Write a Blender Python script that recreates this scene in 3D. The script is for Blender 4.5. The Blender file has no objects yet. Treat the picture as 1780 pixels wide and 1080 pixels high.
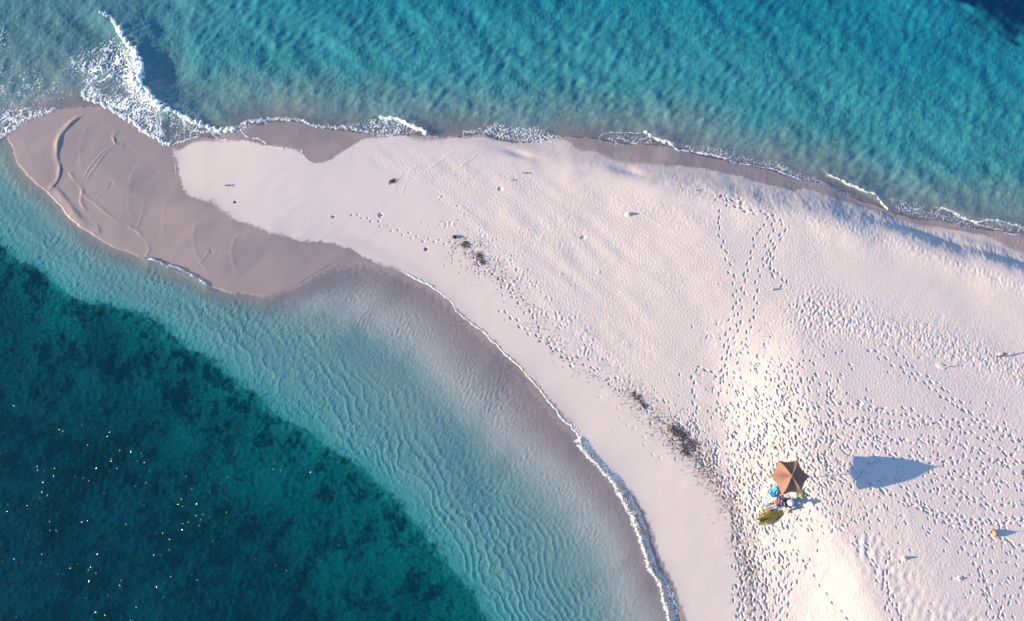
import bpy, bmesh, math, random
import numpy as np
from mathutils import Vector, Matrix
R = math.radians
scn = bpy.context.scene
COL = scn.collection

# ------------------------------------------------------------------ camera, sky, sun, exposure
FPX = 890 / math.tan(R(32.5))          # focal length in photograph pixels
PITCH = R(10.5)
CH = 54.9                               # camera height, metres
cam_d = bpy.data.cameras.new('camera'); cam = bpy.data.objects.new('camera', cam_d); COL.objects.link(cam)
cam.location = (0, 0, CH); cam.rotation_euler = (PITCH, 0, 0)
cam_d.sensor_fit = 'HORIZONTAL'; cam_d.angle = R(65); cam_d.clip_end = 3000
scn.camera = cam
SUN_EL, SUN_AZ = R(12.9), R(3)
world = bpy.data.worlds.new('World'); scn.world = world; world.use_nodes = True
wn = world.node_tree.nodes; bg = wn['Background']
sky = wn.new('ShaderNodeTexSky'); sky.sky_type = 'NISHITA'; sky.sun_disc = False
sky.sun_elevation = SUN_EL; sky.sun_rotation = R(267); sky.air_density = 1.0; sky.dust_density = 0.2; sky.ozone_density = 4.0
world.node_tree.links.new(sky.outputs[0], bg.inputs[0]); bg.inputs[1].default_value = 0.15
sd = bpy.data.lights.new('sun', 'SUN'); sd.energy = 5.0; sd.angle = R(0.5); sd.color = (1.0, 0.79, 0.48)
so = bpy.data.objects.new('sun', sd); COL.objects.link(so)
tosun = Vector((-math.cos(SUN_AZ)*math.cos(SUN_EL), -math.sin(SUN_AZ)*math.cos(SUN_EL), math.sin(SUN_EL)))
so.rotation_euler = tosun.to_track_quat('Z', 'Y').to_euler(); so.location = (-40, 0, 30)
scn.view_settings.view_transform = 'Standard'; scn.view_settings.look = 'None'
scn.view_settings.exposure = 1.38; scn.view_settings.gamma = 1

# ------------------------------------------------------------------ photo pixel <-> world
ca, sa = math.cos(PITCH), math.sin(PITCH)
def unproj(u, v, z=0.0):
    dx = (u-890)/FPX; dy = (540-v)/FPX
    wy = dy*ca + sa; wz = dy*sa - ca
    t = (z-CH)/wz
    return dx*t, wy*t
def proj(x, y, z=0.0):
    zz = z-CH
    cy = y*ca + zz*sa; cz = -y*sa + zz*ca
    return 890 + FPX*x/(-cz), 540 - FPX*cy/(-cz)
def P(pts):
    return np.array([unproj(u, v) for u, v in pts])
def smooth(pts, n=6):                   # Catmull-Rom
    p = np.array(pts, float); q = np.vstack([2*p[0]-p[1], p, 2*p[-1]-p[-2]]); out = []
    for i in range(1, len(q)-2):
        a, b, c, d = q[i-1], q[i], q[i+1], q[i+2]
        for k in range(n):
            t = k/n
            out.append(.5*((2*b)+(c-a)*t+(2*a-5*b+4*c-d)*t*t+(3*b-a-3*c+d)*t**3))
    out.append(q[-2]); return np.array(out)

# ------------------------------------------------------------------ working grid and fields
STEP = 0.045; NPAD = 36
gx = np.arange(-45, 45.01, STEP); gy = np.arange(-14, 38.01, STEP)
NX, NY = len(gx), len(gy)
X, Y = np.meshgrid(gx, gy); U, V = proj(X, Y)
rng = np.random.default_rng(7)
def ss(a, b, x):
    t = np.clip((x-a)/(b-a), 0, 1); return t*t*(3-2*t)
_kx = np.fft.rfftfreq(NX, STEP)[None, :]; _ky = np.fft.fftfreq(NY, STEP)[:, None]
def band(wl, width=0.5, ang=0.0, an=1.0, seed=0, powr=0):
    """random field, wavelength wl metres; ang = direction (deg) of the long axis, an = elongation"""
    r = np.random.default_rng(seed).standard_normal((NY, NX))
    f = np.fft.rfft2(r)
    c, s = math.cos(R(ang)), math.sin(R(ang))
    ka = (_kx*c+_ky*s)*an; kb = -_kx*s+_ky*c
    k = np.sqrt(ka*ka+kb*kb)*wl
    g = np.exp(-((k-1)/width)**2) if powr == 0 else np.exp(-(k*1.0)**2)
    o = np.fft.irfft2(f*g, s=(NY, NX)); return (o-o.mean())/o.std()
def low(wl, seed, ang=0, an=1): return band(wl, .5, ang, an, seed, 1)
WX = band(2.2, .8, seed=1)*.035 + band(.7, .8, seed=2)*.018 + band(7, .8, seed=5)*.12
WY = band(2.2, .8, seed=3)*.035 + band(.7, .8, seed=4)*.018 + band(7, .8, seed=6)*.12
XW, YW = X+WX, Y+WY
def _dist(px, py, pts, closed):
    n = len(pts); best = np.full(px.shape, 1e9); sgn = np.ones(px.shape); bp = np.zeros(px.shape)
    for i in range(n if closed else n-1):
        a = pts[i]; b = pts[(i+1) % n]; d = b-a; L = d@d+1e-12
        t = ((px-a[0])*d[0]+(py-a[1])*d[1])/L
        tc = np.clip(t, 0, 1)
        qx = px-a[0]-tc*d[0]; qy = py-a[1]-tc*d[1]; dd = qx*qx+qy*qy
        cr = (d[0]*(py-a[1])-d[1]*(px-a[0]))/math.sqrt(L); ac = np.abs(cr)
        m = (dd < best-1e-7) | ((dd < best+1e-7) & (ac > bp))
        best = np.where(m, dd, best); sgn = np.where(m, np.sign(cr), sgn); bp = np.where(m, ac, bp)
    return np.sqrt(best), sgn
def inside(px, py, pts):
    c = np.zeros(px.shape, bool); n = len(pts)
    for i in range(n):
        a = pts[i]; b = pts[i-1]
        if a[1] == b[1]: continue
        m = ((a[1] > py) != (b[1] > py)) & (px < (b[0]-a[0])*(py-a[1])/(b[1]-a[1])+a[0]); c ^= m
    return c
ST = 4
def up(c):                                # bilinear upsample of a coarse field
    yi = np.arange(NY)/ST; y0 = np.minimum(yi.astype(int), c.shape[0]-2); fy = (yi-y0)[:, None]
    xi = np.arange(NX)/ST; x0 = np.minimum(xi.astype(int), c.shape[1]-2); fx = (xi-x0)[None, :]
    r = c[y0]*(1-fy)+c[y0+1]*fy
    return r[:, x0]*(1-fx)+r[:, x0+1]*fx
def coarse(a): return a[::ST, ::ST]
def gdist(pts, closed=False, n=4, warp=True, ab=False):
    """global distance in metres, positive on the left of an open line / inside a closed one"""
    p = P(smooth(pts, n)) if not closed else P(pts)
    cx, cy = (coarse(XW), coarse(YW)) if warp else (coarse(X), coarse(Y))
    # one extra row/col keeps the upsample inside
    d, s = _dist(cx, cy, p, closed)
    if closed: s = np.where(inside(cx, cy, p), 1., -1.)
    return up(d) if ab else up(d*s)
def ldist(pts, pad=2.0, n=5, warp=1.0, along=False):
    """local unsigned distance to a line (metres), full resolution; also signed version"""
    p = P(smooth(pts, n)); lo = p.min(0)-pad; hi = p.max(0)+pad
    i0, i1 = np.searchsorted(gx, [lo[0], hi[0]]); j0, j1 = np.searchsorted(gy, [lo[1], hi[1]])
    D = np.full((NY, NX), 99.); S = np.ones((NY, NX))
    if i1 <= i0 or j1 <= j0: return D, S
    sl = (slice(j0, j1), slice(i0, i1))
    d, s = _dist(X[sl]+WX[sl]*warp, Y[sl]+WY[sl]*warp, p, False); D[sl] = d; S[sl] = s
    return D, S
def pmask(pts, soft=.3):
    """soft polygon mask 0..1"""
    return ss(-soft, soft, gdist(pts, closed=True))

# ------------------------------------------------------------------ the lines read off the place (photo pixels)
NW = [(-900, 330), (-300, 285), (-60, 262), (10, 240), (45, 216), (100, 197), (150, 190), (186, 188), (206, 196), (226, 212), (242, 229), (264, 246),
      (288, 257), (318, 250), (345, 238), (375, 236), (405, 226), (440, 216), (500, 214), (560, 220), (620, 232), (680, 237), (760, 235), (830, 238),
      (905, 244), (950, 248), (985, 240), (1040, 246), (1100, 250), (1165, 253), (1215, 268), (1270, 283), (1330, 293), (1385, 312), (1440, 322),
      (1490, 345), (1540, 367), (1600, 381), (1660, 388), (1710, 393), (1780, 408), (1900, 440), (2200, 520), (2800, 700)]
SW = [(10, 240), (22, 262), (40, 292), (62, 318), (92, 347), (118, 374), (145, 398), (175, 413), (205, 432), (250, 452), (300, 472), (350, 492), (400, 507), (452, 512)]
SL = [(452, 512), (520, 490), (580, 462), (640, 455), (690, 467), (730, 487), (765, 508), (790, 530), (797, 545), (840, 580), (872, 609), (912, 648), (950, 690),
      (985, 735), (1010, 768), (1040, 797), (1065, 828), (1090, 862), (1110, 895), (1128, 935), (1145, 985), (1160, 1035), (1180, 1080), (1215, 1180), (1260, 1350)]
land_poly = NW[3:] + [(2800, 1700), (1260, 1700)] + SL[::-1][:-1] + SW[::-1][:-1]
DROP = [(-900, 60), (-300, 240), (-60, 385), (0, 425), (50, 460), (100, 497), (150, 522), (200, 537), (260, 557), (320, 592), (370, 622), (410, 660), (450, 692), (490, 726),
        (540, 757), (590, 797), (640, 827), (680, 866), (720, 907), (760, 952), (800, 1002), (830, 1042), (852, 1080), (920, 1200), (1000, 1400)]
FILM = [(-900, 330), (-300, 285), (10, 242)] + SW[1:-1] + [(460, 515), (520, 524), (600, 545), (660, 585), (720, 640), (790, 710), (860, 770), (930, 822), (988, 880), (1032, 940), (1068, 1000), (1100, 1080), (1160, 1200), (1230, 1400)]
DRYW = [(292, 256), (300, 275), (315, 312), (332, 335), (352, 346), (378, 360), (402, 378), (440, 391), (480, 408), (520, 418), (560, 428), (612, 438), (652, 451), (692, 466),
        (732, 486), (767, 507), (797, 540), (842, 578), (874, 607), (914, 646), (952, 688), (988, 733), (1014, 766), (1045, 795), (1070, 826), (1096, 860), (1118, 893), (1138, 933), (1156, 985), (1172, 1035), (1192, 1080), (1230, 1180), (1280, 1350)]
NWET = [(292, 258), (310, 262), (350, 244), (385, 238), (420, 240), (450, 252), (500, 258), (522, 268), (530, 280), (545, 288), (570, 280), (600, 262), (640, 243), (700, 238), (800, 239), (900, 246),
        (975, 246), (1000, 265), (1045, 271), (1100, 279), (1150, 286), (1220, 295), (1280, 307), (1330, 321), (1378, 335), (1400, 329), (1440, 343), (1480, 353), (1545, 377), (1620, 393), (1700, 405), (1740, 424), (1790, 445), (1900, 479), (2800, 769)]

dland = gdist(land_poly, closed=True)
dfilm = gdist(FILM); ddrop = gdist(DROP)                # + is to the left of travel = north/east side
dnw = gdist(NW); ddry = gdist(DRYW); dnwet = gdist(NWET)
CENT = [(-900, 300), (-100, 262), (10, 242), (300, 330), (700, 400), (1200, 600), (2400, 1000)]
north = gdist(CENT) > 0

# ------------------------------------------------------------------ height of land
crown = gdist([(1250, 250), (1280, 450), (1300, 600), (1318, 700), (1330, 780), (1345, 860), (1375, 940), (1412, 1010), (1440, 1090), (1480, 1250)])   # - is east
berm = gdist([(300, 200), (700, 235), (850, 258), (900, 266), (950, 275), (1010, 290), (1100, 308), (1200, 330), (1300, 348), (1400, 368), (1500, 396), (1600, 424), (1700, 458), (1790, 488), (2000, 560), (2800, 830)])
def smin(a, b, k):
    h = np.clip(.5+.5*(b-a)/k, 0, 1); return b*(1-h)+a*h-k*h*(1-h)
dl = np.maximum(dland, 0)
wgt_e = ss(820, 1500, U)                              # the steep north face grows to the east
dsl = np.abs(gdist(SL+[(1300, 1700)]))
dsx = np.where(dland > 0, dsl, 0)
tong = ss(560, 250, U)
inl = .03*np.minimum(dsx, 16) + .012
inl = inl*(1-tong) + (.012+.02*np.minimum(dl, 8))*tong
inl = inl + .95*ss(-3.2, 3.2, crown)*ss(480, 720, V) - .05*ss(5, 20, crown)
inl = inl + .012*low(8, 21)*ss(600, 900, U) + .002*low(2.2, 22)*ss(600, 900, U)
# north face
dn = np.maximum(-dnw, 0)
face = .04 + (.06+.12*wgt_e)*dn
h = smin(inl, face+.02, .25)
# scarp along the berm: the sea side drops away
sc_amp = (.04+.72*ss(900, 1600, U))*(.72+.28*np.clip(low(6, 23), -1, 1.2)*.6)*ss(840, 900, U)
bw = berm + .05*low(1.6, 24) + .015*band(.3, .5, 80, 2, 25)
h = h + sc_amp*.56*(ss(1.7, -.3, bw)-.4) * ss(-9, -1, bw) * ss(3., 1.5, bw)
h = h + .10*np.exp(-((bw+.6)/1.0)**2)*ss(900, 1300, U)
# dark hollow patches below the berm
for (u, v, ru, rv, a) in [(902, 268, 26, 6, .12), (1092, 300, 28, 7, .12), (1580, 400, 60, 9, .12), (1680, 432, 50, 9, .12), (1770, 458, 60, 10, .12)]:
    q = (((U-u)*.96+(V-v)*.25)/ru)**2 + ((-(U-u)*.25+(V-v)*.96)/rv)**2
    h = h - a*np.exp(-q)
# ripples and lumps of the dry sand
dry = ss(.4, 2.2, ddry)*ss(.3, 1.2, -dnwet)*(dland > 0)
edge = gdist([(560, 150), (640, 290), (720, 340), (790, 405), (860, 465), (930, 555), (1040, 650), (1130, 720), (1190, 790), (1240, 880), (1270, 960), (1285, 1090), (1300, 1300)])
rough = dry*ss(-.4, 1.5, edge)                       # seaward strip stays smooth
inland = ss(.2, 2.5, -berm)
n1 = band(.34, .35, 62, 1.6, 31); n2 = band(.9, .5, 50, 1.4, 32); n3 = band(.2, .35, 70, 1.5, 33); patch = ss(-.6, 1.0, low(2.6, 34))
smoothE = ss(0, 1.4, pmask([(1440, 410), (1500, 440), (1650, 470), (1800, 520), (1800, 600), (1640, 560), (1540, 530), (1430, 500)], 1.2))
rr = rough*inland*(1-.85*smoothE)
h = h + rr*(.0019*n1*(.1+patch) + .0020*n2*(.3+.7*patch) + .0024*n3)
# long diagonal drift marks
n4 = band(1.5, .6, -38, 3.0, 35)
h = h + rr*.007*n4*ss(1400, 900, U)
# lumpy storm line running to the right edge
lum = np.exp(-(gdist([(1330, 520), (1420, 545), (1500, 570), (1600, 595), (1700, 632), (1800, 665), (2000, 730)], warp=False, ab=True)/(1.15))**2)*ss(1340, 1430, U)
n5 = band(.30, .5, 70, 1.5, 36); n6 = band(.6, .5, 40, 1.3, 37); n7 = band(.19, .5, 60, 1.3, 39)
h = h + lum*(.0065*n5+.007*n6+.006*n7+.04)*(1)
lump2 = np.exp(-((U-1410)/60)**2-((V-550)/50)**2)
h = h + lump2*.008*n5
lump3 = np.exp(-(gdist([(1480, 940), (1540, 1000), (1600, 1060), (1700, 1090)], warp=False, ab=True)/1.1)**2)
h = h + lump3*.010*n6
top_l = np.exp(-(gdist([(1180, 330), (1300, 362), (1420, 390), (1500, 410), (1600, 445), (1700, 480), (1800, 520)], warp=False, ab=True)/.5)**2)
h = h + top_l*(.005*n5+.003*n6)
wrk = pmask([(730, 330), (770, 330), (900, 470), (1010, 560), (1130, 690), (1110, 700), (960, 590), (840, 480)], .8)
h = h + wrk*dry*(.010*n5*ss(.0, 1.3, low(.9, 38)))

# --- footprints and pits, stamped one by one
def stamp(x, y, L, W, dep, ang, rim=.16):
    r = L*1.0+.12
    i0 = int((x-r-gx[0])/STEP); i1 = int((x+r-gx[0])/STEP)+2; j0 = int((y-r-gy[0])/STEP); j1 = int((y+r-gy[0])/STEP)+2
    if i0 < 0 or j0 < 0 or i1 >= NX or j1 >= NY: return
    sx = gx[i0:i1][None, :]-x; sy = gy[j0:j1][:, None]-y
    c, s = math.cos(ang), math.sin(ang)
    a = (sx*c+sy*s)/(L*.5); b = (-sx*s+sy*c)/(W*.5); q = a*a+b*b
    h[j0:j1, i0:i1] += -dep*np.exp(-q**2.2*.8) + dep*rim*np.exp(-(np.sqrt(q)-1.5)**2/.10)
def track(pts, stride=.44, side=.10, dep=.05, size=1.0, jit=.05, gap=0.0):
    p = P(smooth(pts, 8)); k = 0; acc = 0
    for i in range(len(p)-1):
        d = p[i+1]-p[i]; L = math.hypot(*d)
        while acc < L:
            q = p[i]+d*acc/L; a = math.atan2(d[1], d[0]); sg = 1 if k % 2 else -1; k += 1; acc += stride*rng.uniform(.85, 1.15)
            if rng.random() < gap: continue
            x = q[0]-math.sin(a)*side*sg+rng.normal(0, jit); y = q[1]+math.cos(a)*side*sg+rng.normal(0, jit)
            stamp(x, y, .28*size*rng.uniform(.8, 1.15), .13*size*rng.uniform(.85, 1.2), dep*rng.uniform(.7, 1.2), a+rng.normal(0, .25))
        acc -= L
tr = [
 ([(1262, 352), (1247, 385), (1252, 430), (1270, 480), (1276, 520), (1265, 570), (1258, 620), (1250, 690)], {}),
 ([(1262, 352), (1295, 372), (1335, 380), (1357, 398), (1352, 415), (1338, 440), (1335, 470), (1360, 490), (1355, 508)], {'stride': .36}),
 ([(1330, 385), (1310, 415), (1302, 450), (1290, 490), (1285, 530), (1280, 570), (1262, 625), (1250, 660)], {}),
 ([(1340, 395), (1328, 440), (1315, 490), (1308, 545), (1290, 600), (1270, 640)], {}),
 ([(1335, 440), (1334, 465), (1345, 485)], {'stride': .3}),
 ([(1240, 350), (1275, 350), (1300, 365)], {'stride': .25, 'jit': .15}),
 ([(1255, 660), (1215, 640), (1205, 670), (1208, 720), (1195, 760)], {}),
 ([(615, 372), (650, 385), (700, 405), (740, 418), (790, 425)], {'dep': .035, 'size': .75, 'stride': .38}),
 ([(870, 540), (905, 565), (935, 590), (965, 607), (1000, 640)], {'dep': .04}),
 ([(830, 460), (880, 500), (920, 545), (960, 600), (1010, 630), (1060, 660), (1110, 695), (1140, 740)], {'dep': .045, 'jit': .2, 'stride': .3, 'size': .8}),
 ([(880, 450), (930, 500), (990, 570), (1050, 620), (1080, 660), (1130, 700)], {'dep': .03, 'jit': .35, 'stride': .3, 'size': .7}),
 ([(1045, 690), (1075, 715), (1095, 740), (1130, 780), (1150, 800)], {'dep': .015, 'gap': .3}),
 ([(1500, 612), (1545, 640), (1585, 665), (1630, 700), (1690, 735), (1740, 762), (1790, 785)], {}),
 ([(1530, 600), (1570, 640), (1610, 670), (1650, 705), (1680, 735)], {}),
 ([(1450, 705), (1520, 715), (1600, 732), (1660, 735), (1720, 755), (1790, 790)], {'stride': .38}),
 ([(1440, 730), (1520, 735), (1600, 740), (1680, 760), (1790, 830)], {}),
 ([(1470, 760), (1540, 790), (1600, 800), (1680, 800), (1790, 820)], {}),
 ([(1520, 850), (1580, 880), (1660, 900), (1720, 905), (1790, 900)], {'stride': .3}),
 ([(1540, 830), (1590, 880), (1640, 910), (1700, 930), (1790, 960)], {'stride': .34}),
 ([(1500, 770), (1600, 770), (1690, 790), (1790, 850)], {}),
 ([(1600, 850), (1690, 870), (1790, 880)], {}), ([(1620, 840), (1700, 880), (1790, 930)], {}),
 ([(1640, 830), (1720, 840), (1790, 860)], {}), ([(1630, 820), (1700, 810), (1790, 760)], {}),
 ([(1470, 935), (1500, 970), (1520, 1010), (1530, 1060), (1540, 1100)], {'stride': .3, 'jit': .1}),
 ([(1530, 960), (1520, 1000), (1540, 1040), (1560, 1090)], {'stride': .3, 'jit': .1}),
 ([(1720, 910), (1740, 960), (1760, 1000), (1790, 1040)], {}), ([(1680, 960), (1690, 1010), (1720, 1060), (1740, 1090)], {}),
 ([(1655, 950), (1690, 1000), (1700, 1090)], {}), ([(1790, 990), (1730, 1040), (1690, 1090)], {}),
 ([(1380, 960), (1392, 975), (1408, 1000), (1430, 1030), (1460, 1065), (1480, 1095)], {'stride': .6, 'side': .05, 'dep': .06}),
 ([(1412, 940), (1402, 970), (1385, 1000), (1375, 1030)], {'stride': .55, 'side': .05, 'dep': .05}),
 ([(1375, 960), (1372, 1000), (1365, 1040), (1362, 1090)], {'stride': .35, 'side': .16}),
 ([(1355, 960), (1358, 1000), (1350, 1040), (1355, 1090)], {'stride': .35, 'side': .14}),
 ([(1325, 960), (1330, 1010), (1325, 1090)], {'stride': .35, 'side': .12}),
 ([(1305, 960), (1312, 1000), (1308, 1050), (1312, 1095)], {'stride': .32, 'side': .12}),
 ([(1300, 980), (1290, 1030), (1292, 1095)], {'stride': .32, 'side': .1}),
 ([(1275, 940), (1283, 1000), (1280, 1050), (1285, 1095)], {'stride': .5, 'side': .08}),
]
for p_, k_ in tr: track(p_, **k_)
def scatter(n, u, v, su, sv, dep=.055, size=1.0, ang=-62, sp=24, clip=None, corr=0):
    for _ in range(n):
        a = rng.normal(); b = rng.normal()
        uu = u+su*a; vv = v+sv*(b*math.sqrt(1-corr*corr)+corr*a)
        if clip and clip(uu, vv): continue
        x, y = unproj(uu, vv)
        stamp(x, y, .27*size*rng.uniform(.55, 1.35), .120*size*rng.uniform(.75, 1.35), dep*.85*rng.uniform(.3, 1.35), R(rng.normal(ang, sp)))
lim = lambda u, v: (v < 900 and u < 1150+(v-700)*.62) or (v >= 900 and u < 1272) or (u > 1395 and v > 925) or (1483 < u < 1600 and 800 < v < 850 and rng.random() < .6)
scatter(900, 1345, 765, 62, 84, clip=lim, corr=.1, size=.92)
scatter(560, 1320, 855, 58, 55, clip=lim, size=.92)
scatter(170, 1350, 690, 50, 40, clip=lim, size=.9)
scatter(210, 1290, 930, 30, 45, dep=.05, clip=lim, size=.9)
scatter(360, 1235, 820, 30, 60, dep=.035, size=.62, clip=lim, corr=.6)
scatter(170, 1400, 830, 60, 60, clip=lim)
scatter(160, 1190, 755, 22, 28, dep=.05, size=.65, corr=.5)
scatter(200, 1320, 1010, 32, 55, size=.95, ang=-75, sp=18, clip=lambda u, v: u < 1272 or u > 1375)
scatter(190, 1600, 770, 110, 45, size=.85, ang=-45, sp=28)
scatter(150, 1680, 880, 90, 55, size=.9, ang=-45, sp=28)
scatter(70, 1720, 1010, 60, 60, size=.85, ang=-45, sp=28)
scatter(40, 1560, 880, 60, 40, size=.85, ang=-45, sp=28)
scatter(90, 1470, 800, 40, 70, ang=-50)
scatter(90, 1400, 560, 50, 40, dep=.022, size=.6)
scatter(100, 1500, 570, 70, 30, dep=.022, size=.6, ang=-50, corr=.5)
scatter(150, 990, 560, 120, 90, dep=.018, size=.42, corr=.85, ang=-50)
scatter(70, 860, 460, 40, 35, dep=.04, size=.55, corr=.7)
scatter(60, 800, 440, 30, 20, dep=.035, size=.5, corr=.6)
scatter(45, 900, 400, 110, 50, dep=.018, size=.5)
scatter(60, 1130, 600, 120, 90, dep=.018, size=.5)
scatter(35, 1120, 460, 130, 60, dep=.018, size=.5)
# single marks and mounds
for (u, v, L, W, d, a) in [(1092, 376, .5, .25, -.09, 10), (1013, 415, .4, .2, .05, 20), (870, 330, .3, .3, .05, 0), (683, 318, .5, .3, .04, 40), (662, 375, .3, .3, .05, 0),
                           (741, 434, .25, .25, .06, 0), (580, 378, .25, .2, .05, 0), (410, 353, .2, .2, .04, 0), (1648, 1000, .3, .3, -.06, 0),
                           (1555, 966, .35, .25, -.1, 0), (1620, 640, .6, .35, -.05, -20), (1725, 620, .4, .3, -.05, 10), (975, 478, .3, .2, -.02, 20), (1040, 475, .3, .2, -.025, 20)]:
    x, y = unproj(u, v); stamp(x, y, L, W, d, R(a), .1)
# --- tongue: small bars and swash lips
LIPN = np.clip(.8+.38*low(1.6, 141), .1, 1.5)
def lip(pts, amp, w, side=1, fade=None):
    global h
    d, s = ldist(pts, pad=w*5, warp=.6); sdd = d*s*side
    f = np.where(d < 90, amp*LIPN*np.exp(-(sdd/np.where(sdd > 0, w, w*.4))**2), 0)
    h = h + f
lip([(178, 192), (150, 203), (130, 216), (114, 234), (106, 250), (103, 270), (106, 290), (100, 312), (92, 326)], .055, .22, -1)
lip([(122, 304), (132, 318), (142, 336), (143, 352), (152, 370), (168, 392), (178, 408)], .03, .17, 1)
lip([(143, 335), (158, 350), (185, 370), (205, 388)], .018, .15, 1)
lip([(225, 396), (240, 405), (252, 422), (258, 436), (255, 444)], .022, .16, 1)
lip([(100, 330), (120, 352), (142, 380), (172, 402)], .035, .4, -1)
lip([(275, 295), (262, 318), (250, 345), (243, 375), (236, 395)], .009, .12, 1)
lip([(188, 258), (160, 285), (145, 312)], .012, .1, 1); lip([(200, 252), (172, 282), (150, 315)], .012, .1, 1)
for k in range(3): lip([(208-k*4, 226), (199-k*2, 240), (200+k*2, 252), (207+k*3, 258-k*3), (214, 258-k*2)], .014, .09, 1)
for pts_ in [[(250, 262), (232, 300), (222, 340), (226, 375)], [(300, 330), (285, 362), (282, 400), (292, 432)], [(350, 380), (338, 410), (342, 445), (360, 470)],
             [(60, 236), (52, 262), (62, 290), (80, 312)], [(420, 405), (405, 432), (408, 462), (425, 486)], [(150, 225), (138, 255), (140, 290)]]:
    lip(pts_, .007, .22, 1)
for (u, v) in [(193, 323), (367, 434)]:
    for k in range(6):
        x, y = unproj(u+rng.normal(0, 3), v+rng.normal(0, 3)); stamp(x, y, .22, .08, .012, rng.uniform(0, 3))
    lip([(u-4, v+4), (u-14, v+14), (u-28, v+28)], .012, .07, 1)
for (u0, v0, u1, v1) in [(700, 300, 688, 332), (712, 300, 700, 340), (790, 262, 740, 300), (830, 270, 790, 300), (1150, 395, 1110, 372)]:
    lip([(u0, v0), ((u0+u1)/2+1, (v0+v1)/2), (u1, v1)], .010, .07, 1)
h = h + (dland > 0)*.0012*band(1.2, .6, 40, 3, 41)*ss(.5, 2, dland)

# ------------------------------------------------------------------ sea floor
dF = np.abs(dfilm); dD = np.abs(ddrop)
t = dF/(dF+dD+1e-6)
film_side = (dfilm > 0); fb_ = ss(-.7, .5, dfilm)
dS = np.maximum(-dland, 0)
dep_shelf = .16 + .75*t**.9
dep_film = .006 + .156*(dS/(dS+dF+1e-6))**1.5
beyond = ddrop < 0
dep_s = np.where(film_side, dep_film, dep_shelf)
dep_s = np.where(beyond, .91 + .42*np.minimum(dD, 10), dep_s)
trough = np.zeros_like(h)
td = gdist([(610, 590), (680, 625), (735, 665), (785, 725), (800, 770), (830, 820), (850, 870)], warp=True, ab=True)
trough = np.exp(-(td/1.1)**2)
dep_s = (dep_s + .14*trough*(dland < 0))
dep_s = dep_s*(.10+.90*ss(-.2, 1.7, dS))
dnn = np.maximum(dnw, 0)
lf = ss(450, 100, U)*ss(330, 60, V*.6+U*.4)
dep_n = .03 + .17*dnn*(1-.62*ss(600, 50, U)) + .05*np.abs(low(3, 51))*ss(0, 3, dnn)
nedeep = gdist([(1000, -500), (1400, -150), (1560, -40), (1620, -5), (1680, 22), (1735, 52), (1790, 80), (1900, 150), (2600, 500)])
dep_n = dep_n + 3.2*ss(-1.4, 1.6, nedeep)
depth = np.where(north, dep_n, dep_s)
below = dland <= 0
fl1 = band(.30, .35, 62, 2.2, 55); fl2 = band(.20, .3, 30, 1.6, 56)
bed = (.0040*fl1*(.6+.5*low(2.5, 57))+.0036*fl2*(.8+.4*low(1.6, 58)))*ss(0, 3.0, -dland)*np.where(north, 0, 1)*(ddrop > 0)
ground = np.where(below, -depth+bed, np.maximum(h, .002+.02*np.minimum(dl, 1)))

# ------------------------------------------------------------------ sea surface
wamp = ss(0, 1.2, dS)
theta_l = V - (1.05*(U-380) + .5*(U-380)**2/450.)
ph = theta_l/34. + .45*low(4, 61) + .13*band(1.3, .7, seed=62)+.03*band(.4, .7, seed=162)
saw = ph-np.floor(ph)
crest = np.exp(-((saw-.5)/.16)**2)
rmask = np.where(north, 0, ss(.02, .35, t)*ss(.1, 1.2, dD)*(1-fb_)*(~beyond))*(.45+.55*ss(-.8, .6, low(4, 63)))
rmask = rmask*ss(250, 420, U)*(1-.6*trough)
ph2 = (V-1.45*U+1.4*0)/32. + .4*low(3, 64); crest2 = np.exp(-(((ph2-np.floor(ph2))-.5)/.15)**2)
rm2 = ss(.1, .5, t)*(~beyond)*(~north)*ss(300, 200, U)*ss(.2, 1.0, dD)*.8
s1 = band(.36, .3, 25, 1.3, 65); s2 = band(.62, .35, 75, 1.4, 66); s3 = band(.19, .25, 10, 1.2, 67)
calm = ss(-1.2, 1.2, low(3, 68))
wsouth = (.0060*s1+.0045*s2+.0042*s3)*(.5+.7*calm)*(1-.5*fb_)*(.6+.4*ss(-.6, .6, ddrop))
wsouth = wsouth + .036*rmask*crest + .016*rm2*crest2
wsouth = wsouth + np.where(beyond, .008*band(2.4, .5, 50, 2, 69), 0)
b1 = band(.75, .45, 48, 1.7, 71); b2 = band(1.9, .5, -40, 2.4, 72); b3 = band(.38, .4, 0, 2.0, 73); b4 = band(4.5, .5, -42, 2.6, 74); b5 = band(.33, .4, 70, 1.4, 75)
b6 = band(.5, .45, 20, 1.5, 76); b7 = band(1.3, .5, 70, 1.8, 77); sw_ = ss(-1, 1.2, low(5, 78))
wnorth = .0085*b1*(.5+.8*sw_) + .021*b2 + .0034*b3 + .034*b4*ss(2, 7, dnn) + .0028*b5*(1.3-.6*sw_) + .0045*b6 + .012*b7
wnorth = wnorth*(.45+.55*ss(0, 3, dnn))
sea = np.where(north, wnorth, wsouth)*ss(0, .8, dS)
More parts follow.
